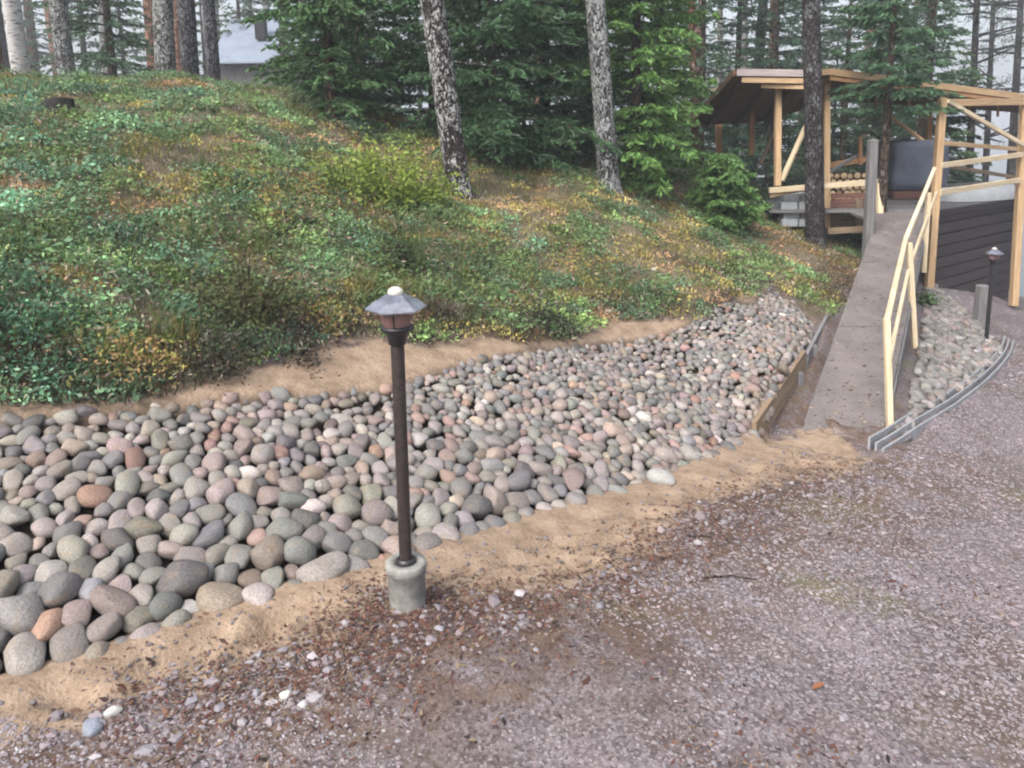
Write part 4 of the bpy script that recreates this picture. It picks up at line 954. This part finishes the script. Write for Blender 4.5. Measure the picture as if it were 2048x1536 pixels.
wdir = (WR-WL).normalized()
beam('deck_edge_board', Vector((WL.x-.02, WL.y-.045, DZ-.05)), Vector((WR.x+.1, WR.y-.045, DZ-.05)), .03, .09, 'dark_board', pav)
for f in (.02, .55, .98):
    p = WL.lerp(WR, f); beam('skirting_stud', (p.x, p.y+.09, -1.3), (p.x, p.y+.09, DZ-.06), .06, .06, 'grey_timber', pav, Yv)
# left side skirting: red-brown panel and olive strip, seen left of the grey post
for i in range(6):
    a = PX(1662, 392+i*11, 11.6); b = PX(1738, 390+i*11, 11.6); beam('side_board', a, b, .02, .075, 'red_brown_board', pav)
beam('side_post', PX(1717, 398, 11.5), PX(1717, 452, 11.5), .10, .05, 'weathered_board', pav, Yv)
beam('sill_beam', PX(1655, 462, 11.4), PX(1742, 458, 11.4), .06, .09, 'weathered_board', pav)
# posts
def post(px0, py0, px1, py1, t, w_=.085, mat='pine_timber', name='post', up=Yv): return beam(name, PX(px0, py0, t), PX(px1, py1, t), w_, w_, mat, pav, up)
post(1857, 590, 1885, 196, 10.85, .095); post(2027, 612, 2050, 190, 12.2, .10)
post(1555, 372, 1556, 165, 11.3, .085); post(1652, 455, 1653, 165, 11.6, .09)
post(1503, 310, 1504, 180, 13.2, .08, 'orange_timber'); post(1438, 330, 1437, 240, 14.0, .10, 'orange_timber'); post(1857, 300, 1858, 210, 14.2, .09, 'orange_timber')
post(1776, 330, 1776, 205, 14.4, .07, 'orange_timber')
post(1760, 452, 1759, 366, 11.0, .075, 'pine_rail')
# railings
def rail(a, b, w_=.05, h_=.07, mat='pine_timber', name='rail'): return beam(name, PX(*a), PX(*b), w_, h_, mat, pav)
rail((1538, 381, 11.25), (1768, 362, 11.1), .05, .08, 'pine_rail'); rail((1540, 392, 11.3), (1612, 378, 11.3), .04, .05)
rail((1882, 331, 10.8), (2044, 309, 12.1), .045, .075, 'pine_rail'); rail((1880, 385, 10.8), (2040, 360, 12.1), .045, .075, 'pine_rail')
rail((1885, 286, 10.9), (2046, 299, 13.8), .045, .065); rail((1900, 333, 11.5), (2040, 356, 14), .04, .06, 'weathered_board')
rail((1752, 303, 14.2), (1870, 289, 13.2), .05, .07, 'orange_timber')
# braces
rail((1563, 362, 11.28), (1612, 252, 11.4), .075, .04, 'pine_rail', 'brace'); rail((1520, 330, 12.6), (1546, 265, 12.6), .06, .04, 'weathered_board', 'brace')
rail((1895, 202, 10.8), (2050, 292, 12.1), .05, .06, 'pine_rail', 'brace'); rail((1780, 232, 13.2), (1850, 285, 12.6), .06, .05, 'pine_timber', 'brace')
rail((1650, 350, 11.7), (1712, 312, 12.2), .05, .04, 'grey_timber', 'brace')
# roof: high front edge, falling away to the back
A = PX(1472, 148, 11.0); B = PX(1612, 150, 10.9); C = PX(1384, 246, 13.8); D = PX(1560, 236, 13.8)
E = PX(1660, 146, 11.2); G_ = PX(2075, 200, 13.2); Hh = PX(1650, 200, 14.2); I_ = PX(2080, 228, 16.0)
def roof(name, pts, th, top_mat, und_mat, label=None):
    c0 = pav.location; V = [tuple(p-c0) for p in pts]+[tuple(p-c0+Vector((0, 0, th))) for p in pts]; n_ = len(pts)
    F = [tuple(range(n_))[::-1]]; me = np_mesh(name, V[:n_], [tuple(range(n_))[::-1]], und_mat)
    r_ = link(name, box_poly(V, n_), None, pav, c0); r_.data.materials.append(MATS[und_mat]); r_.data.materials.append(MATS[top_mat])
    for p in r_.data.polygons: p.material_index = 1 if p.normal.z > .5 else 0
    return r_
def box_poly(V, n_):
    bm = bmesh.new(); vs = [bm.verts.new(v) for v in V]
    bm.faces.new(vs[:n_][::-1]); bm.faces.new(vs[n_:])
    for i in range(n_): bm.faces.new((vs[i], vs[(i+1) % n_], vs[n_+(i+1) % n_], vs[n_+i]))
    bmesh.ops.recalc_face_normals(bm, faces=bm.faces[:]); me = bpy.data.meshes.new('roof'); bm.to_mesh(me); bm.free(); return me
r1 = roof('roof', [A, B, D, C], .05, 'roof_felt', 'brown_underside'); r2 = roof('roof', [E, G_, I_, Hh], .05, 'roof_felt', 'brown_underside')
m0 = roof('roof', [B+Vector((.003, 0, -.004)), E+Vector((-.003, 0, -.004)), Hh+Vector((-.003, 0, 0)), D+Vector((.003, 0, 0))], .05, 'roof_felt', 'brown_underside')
def fascia(a, b, drop, h_, mat, out=.03):
    o_ = Vector((0, -out, -drop)); return beam('fascia_board', a+o_, b+o_, .028, h_, mat, pav)
fascia(A, B, -.02, .10, 'pale_fascia'); fascia(A+Vector((.08, 0, 0)), B, .085, .075, 'pine_timber', .015); fascia(A+Vector((.38, .05, 0)), B, .17, .06, 'pine_timber', .0)
fascia(E, G_, -.015, .10, 'pine_timber'); fascia(E, G_, .075, .06, 'orange_timber', .012); fascia(B, E, -.02, .09, 'pine_timber', .012)
beam('fascia_board', A+Vector((-.02, .02, .02)), C+Vector((-.02, 0, .02)), .028, .10, 'brown_underside', pav)
beam('fascia_board', C+Vector((0, .03, .0)), D+Vector((0, .03, 0)), .028, .10, 'red_brown_board', pav)
beam('eave_beam', PX(1415, 182, 12.2), PX(1455, 176, 12.2), .05, .05, 'pine_rail', pav)
beam('beam', PX(1884, 206, 10.88), PX(2080, 203, 12.4), .07, .10, 'pine_timber', pav)
beam('beam', PX(1548, 168, 11.3), PX(1660, 163, 11.6), .07, .09, 'pine_timber', pav)
for i in range(7):
    f = (i+.5)/7; a = E.lerp(G_, f); b = Hh.lerp(I_, f); beam('rafter', a-Vector((0, 0, .06)), b-Vector((0, 0, .06)), .045, .10, 'orange_timber', pav)
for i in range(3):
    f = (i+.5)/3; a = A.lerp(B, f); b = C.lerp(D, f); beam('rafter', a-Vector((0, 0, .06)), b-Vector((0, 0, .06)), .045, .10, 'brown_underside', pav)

# ------------------------------------------------------------------ things in and under the pavilion
p = PX(1592, 452, 11.5); bs = empty('concrete_blocks', p, 'stack of blue-grey concrete blocks under the left corner of the pavilion', 'concrete blocks')
for i in range(4):
    for j in range(2):
        q = p+Vector(((j-.5)*.26+.03*(i % 2), .02*i, i*.125)); link('block', box_mesh('block', .24, .2, .12, .008), 'concrete_blue', bs, q, Matrix.Rotation(random.uniform(-.06, .06), 3, 'Z'))
# firewood
p = PX(1690, 362, 12.6); p.z = DZ; fw = empty('firewood_pile', p, 'pile of split round logs on the deck behind the pine', 'firewood'); cut = 0
for i in range(5):
    for j in range(7-i % 2):
        r_ = random.uniform(.042, .056); q = p+Vector(((j-3)*.105+.05*(i % 2), random.uniform(-.03, .03), .055+i*.09))
        me = rev_mesh('log', [(0, -.2), (r_*.96, -.2), (r_, -.19), (r_, .19), (r_*.96, .2), (0, .2)], 9); me.materials.append(MATS['bark_red']); me.materials.append(MATS['cut_wood'])
        o = link('log', me, None, fw, q, Matrix.Rotation(math.pi/2+random.uniform(-.05, .05), 3, 'X'))
        for k, pl in enumerate(me.polygons): pl.material_index = 1 if (k < 9 or k >= 36) else 0
rail((1655, 331, 12.5), (1742, 317, 12.5), .05, .09, 'orange_timber'); post(1721, 330, 1720, 274, 12.48, .055, 'orange_timber')
# tarpaulin covered stack
a, b = PX(1768, 345, 13.0), PX(1872, 345, 13.0); mid_ = (a+b)/2; mid_.z = DZ
tp = empty('covered_stack', mid_, 'blue-grey tarpaulin over a stack behind the ramp top', 'tarpaulin'); wdt = (b-a).length
Ht = PX(1820, 282, 13.0).z-DZ
bm = bmesh.new(); bmesh.ops.create_cube(bm, size=1)
bmesh.ops.subdivide_edges(bm, edges=bm.edges[:], cuts=6, use_grid_fill=True)
for v in bm.verts:
    x_, y_, z_ = v.co; zz = z_+.5; k = 1+.10*(1-zz); v.co = Vector((x_*wdt*k*.95, y_*.7*k, zz*Ht*(.86-.10*abs(x_))+.0))
    v.co += Vector((math.sin(zz*9+x_*7)*.014, math.sin(x_*17+zz*3)*.02, math.sin(x_*9)*.012*zz))
me = bpy.data.meshes.new('cover'); bm.to_mesh(me); bm.free()
for pl in me.polygons: pl.use_smooth = True
link('cover', me, 'tarp', tp, mid_+Vector((0, 0, .16)))
link('pallet', box_mesh('pallet', wdt*1.02, .78, .13, .01), 'red_brown_board', tp, mid_+Vector((0, 0, .01)))
# upturned rowing boat
p = PX(1952, 408, 12.6); p.z = DZ+.01; bt_ = empty('rowing_boat', p, 'pale grey upturned rowing boat on the deck behind the skirting', 'boat')
V = []; F = []; nL, nC = 21, 13
for i in range(nL):
    f = i/(nL-1)*2-1; bw = .42*(1-abs(f)**2.6)**.6+.015; dp = .30*(1-.25*abs(f)**2)+.05*abs(f)**3
    for j in range(nC):
        a = math.pi*j/(nC-1); V.append((f*1.15, -bw*math.cos(a), dp*math.sin(a)**.75))
for i in range(nL-1):
    for j in range(nC-1): F.append((i*nC+j, i*nC+j+1, (i+1)*nC+j+1, (i+1)*nC+j))
bo = link('hull', np_mesh('hull', V, F, 'boat_paint', None, True), None, bt_, p); rz = math.atan2(WR.y-WL.y, WR.x-WL.x)*.6
bo.rotation_euler.z = rz; bo.scale = (.75, .8, .8)
ke = link('keel', box_mesh('keel', 1.5, .03, .04, .005), 'grey_timber', bt_, p+Vector((0, 0, .235))); ke.rotation_euler.z = rz
# ------------------------------------------------------------------ cabin beyond the ridge
HT = 30.0; hc = PX(522, 118, HT); hz = Hs(hc.x, hc.y)
cab = empty('cabin', Vector((hc.x, hc.y, hz)), 'grey cabin with a pale blue-grey metal roof behind the ridge trees', 'cabin'); c0 = Vector((hc.x, hc.y, hz-.3))
ez = PX(522, 122, HT).z; rz_ = PX(522, 40, HT+2.6).z
link('wall', box_mesh('wall', 3.6, 4.4, ez-c0.z+.2, .01), 'grey_timber', cab, c0+Vector((0, 2.6, 0)))
for sgn in (-1, 1):
    a = [(-2.0, 2.6+sgn*2.7, ez-.02), (2.0, 2.6+sgn*2.7, ez-.02), (2.0, 2.6, rz_), (-2.0, 2.6, rz_)]
    if sgn > 0: a = a[::-1]
    V = [(x_, y_, z_-c0.z) for x_, y_, z_ in a]+[(x_, y_, z_-c0.z-.07) for x_, y_, z_ in a]
    link('roof', np_mesh('roof', V, [(0, 1, 2, 3), (7, 6, 5, 4), (0, 4, 5, 1), (1, 5, 6, 2), (2, 6, 7, 3), (3, 7, 4, 0)], 'roof_sheet'), None, cab, c0)
link('chimney', box_mesh('chimney', .4, .4, .9, .01), 'near_black', cab, Vector((hc.x-.3, hc.y+1.2, rz_-1.0)))
# ------------------------------------------------------------------ small single things
p = hit(118, 222); stp = empty('tree_stump', p, 'black stump on the heath slope at upper left', 'stump')
link('stump', trunk_mesh('stump', [(0, 0, -.1), (0, 0, .05), (.02, 0, .10)], [.11, .10, .085], 18, 10, .16, .7), 'near_black', stp, p)  # one near-black tone all over
link('cut_face', rev_mesh('cut_face', [(.0, .0), (.07, -.004), (.085, -.03)][::-1], 14), 'near_black', stp, p+Vector((.02, 0, .112)))
def loose(px, py, r_, c, label, k, cat='stone'):
    p = hit(px, py); V, F = SHAPES[k]; o = link('loose_stone', np_mesh('loose_stone', V, F, 'cobble', None, True), None, None, p+Vector((0, 0, r_*.3)))
    o.scale = (r_*1.2, r_*.9, r_*.6); o.rotation_euler = (.1, .15, k*.7); o.color = (*c, 1); tag(o, label, cat)
loose(188, 1462, .034, (.20, .22, .27), 'blue-grey stone lying in the dark litter at bottom left', 3)
loose(225, 1428, .024, (.40, .40, .39), 'white chip just above the blue-grey stone at bottom left', 5)
loose(570, 1398, .024, (.48, .47, .46), 'largest of the white stone chips below the sand strip', 7)
loose(606, 1412, .018, (.44, .43, .42), 'small white chip right of the largest white chip', 2)
loose(548, 1410, .016, (.42, .41, .41), 'small white chip left of the largest white chip', 9)
loose(36, 1508, .018, (.46, .45, .44), 'single white chip in the bottom left corner', 4)
loose(1040, 1190, .024, (.40, .36, .39), 'pale lilac stone on the gravel right of the lamp', 11)
loose(1322, 962, .068, (.30, .30, .29), 'white cobble at the lower edge of the cobble slope', 8)
loose(1308, 540, .028, (.42, .41, .39), 'white stone lying on the green heath slope', 6)
def leaf_thing(px, py, s, c, label, a):
    p = hit(px, py); n_ = 7; V = []; F = []
    for i in range(n_):
        f = i/(n_-1); w_ = math.sin(f*math.pi)**.7*.34+.01; zz = .10*math.sin(f*3)+.02
        V += [((f-.5)*2*s, -w_*s, (zz+.16)*s), ((f-.5)*2*s, 0, zz*s), ((f-.5)*2*s, w_*s, (zz+.16)*s)]
    for i in range(n_-1):
        for j in range(2): F.append((i*3+j, i*3+j+1, i*3+4+j, i*3+3+j))
    me = np_mesh('dry_leaf', V, F, 'litter', np.tile(np.array(c), (len(V), 1)), True)
    o = link('dry_leaf', me, None, None, p+Vector((0, 0, .006))); o.rotation_euler.z = a; tag(o, label, 'leaf')
leaf_thing(1636, 1378, .028, (.24, .10, .05), 'curled orange-brown leaf on the grey gravel, lower right', .5)
leaf_thing(1974, 1190, .022, (.06, .04, .035), 'small dark leaf on the gravel near the right edge', 1.3)
def stick(px0, py0, px1, py1, r_, label):
    a, b = hit(px0, py0), hit(px1, py1); m_ = (a+b)/2+Vector((0, 0, .012)); o_ = Vector(a)
    me = tube_mesh('twig', [a-o_+Vector((0, 0, r_)), m_-o_+Vector((.01, .015, 0)), b-o_+Vector((0, 0, r_))], [r_, r_*.8, r_*.5], 7); tag(link('twig', me, 'bark_spruce', None, o_), label, 'twig')
stick(1365, 1076, 1450, 1084, .004, 'thin dark twig on the litter right of the sand strip')
stick(1395, 1158, 1530, 1164, .004, 'thin dark twig on the gravel below the moss patch')
stick(185, 1510, 230, 1478, .004, 'pale straw stalk beside the blue-grey stone')
stick(480, 495, 640, 440, .009, 'dead grey branch lying on the heath left of the bright bush')

# ------------------------------------------------------------------ damp air
hz_m = bpy.data.materials.new('haze'); hz_m.use_nodes = True; hn = hz_m.node_tree.nodes; hn.remove(hn['Principled BSDF'])
pvn = hn.new('ShaderNodeVolumePrincipled'); pvn.inputs['Density'].default_value = HAZE; pvn.inputs['Color'].default_value = (.86, .92, 1, 1); pvn.inputs['Anisotropy'].default_value = .1
hz_m.node_tree.links.new(pvn.outputs[0], hn['Material Output'].inputs['Volume'])
bm = bmesh.new(); bmesh.ops.create_cube(bm, size=1)
for v in bm.verts: v.co = Vector((v.co.x*3000+200, v.co.y*2400+900, (v.co.z+.5)*49-25))
hme = bpy.data.meshes.new('haze'); bm.to_mesh(hme); bm.free(); hme.materials.append(hz_m)
hzo = bpy.data.objects.new('haze', hme); col.objects.link(hzo); tag(hzo, kind='stuff'); hzo.display_type = 'WIRE'
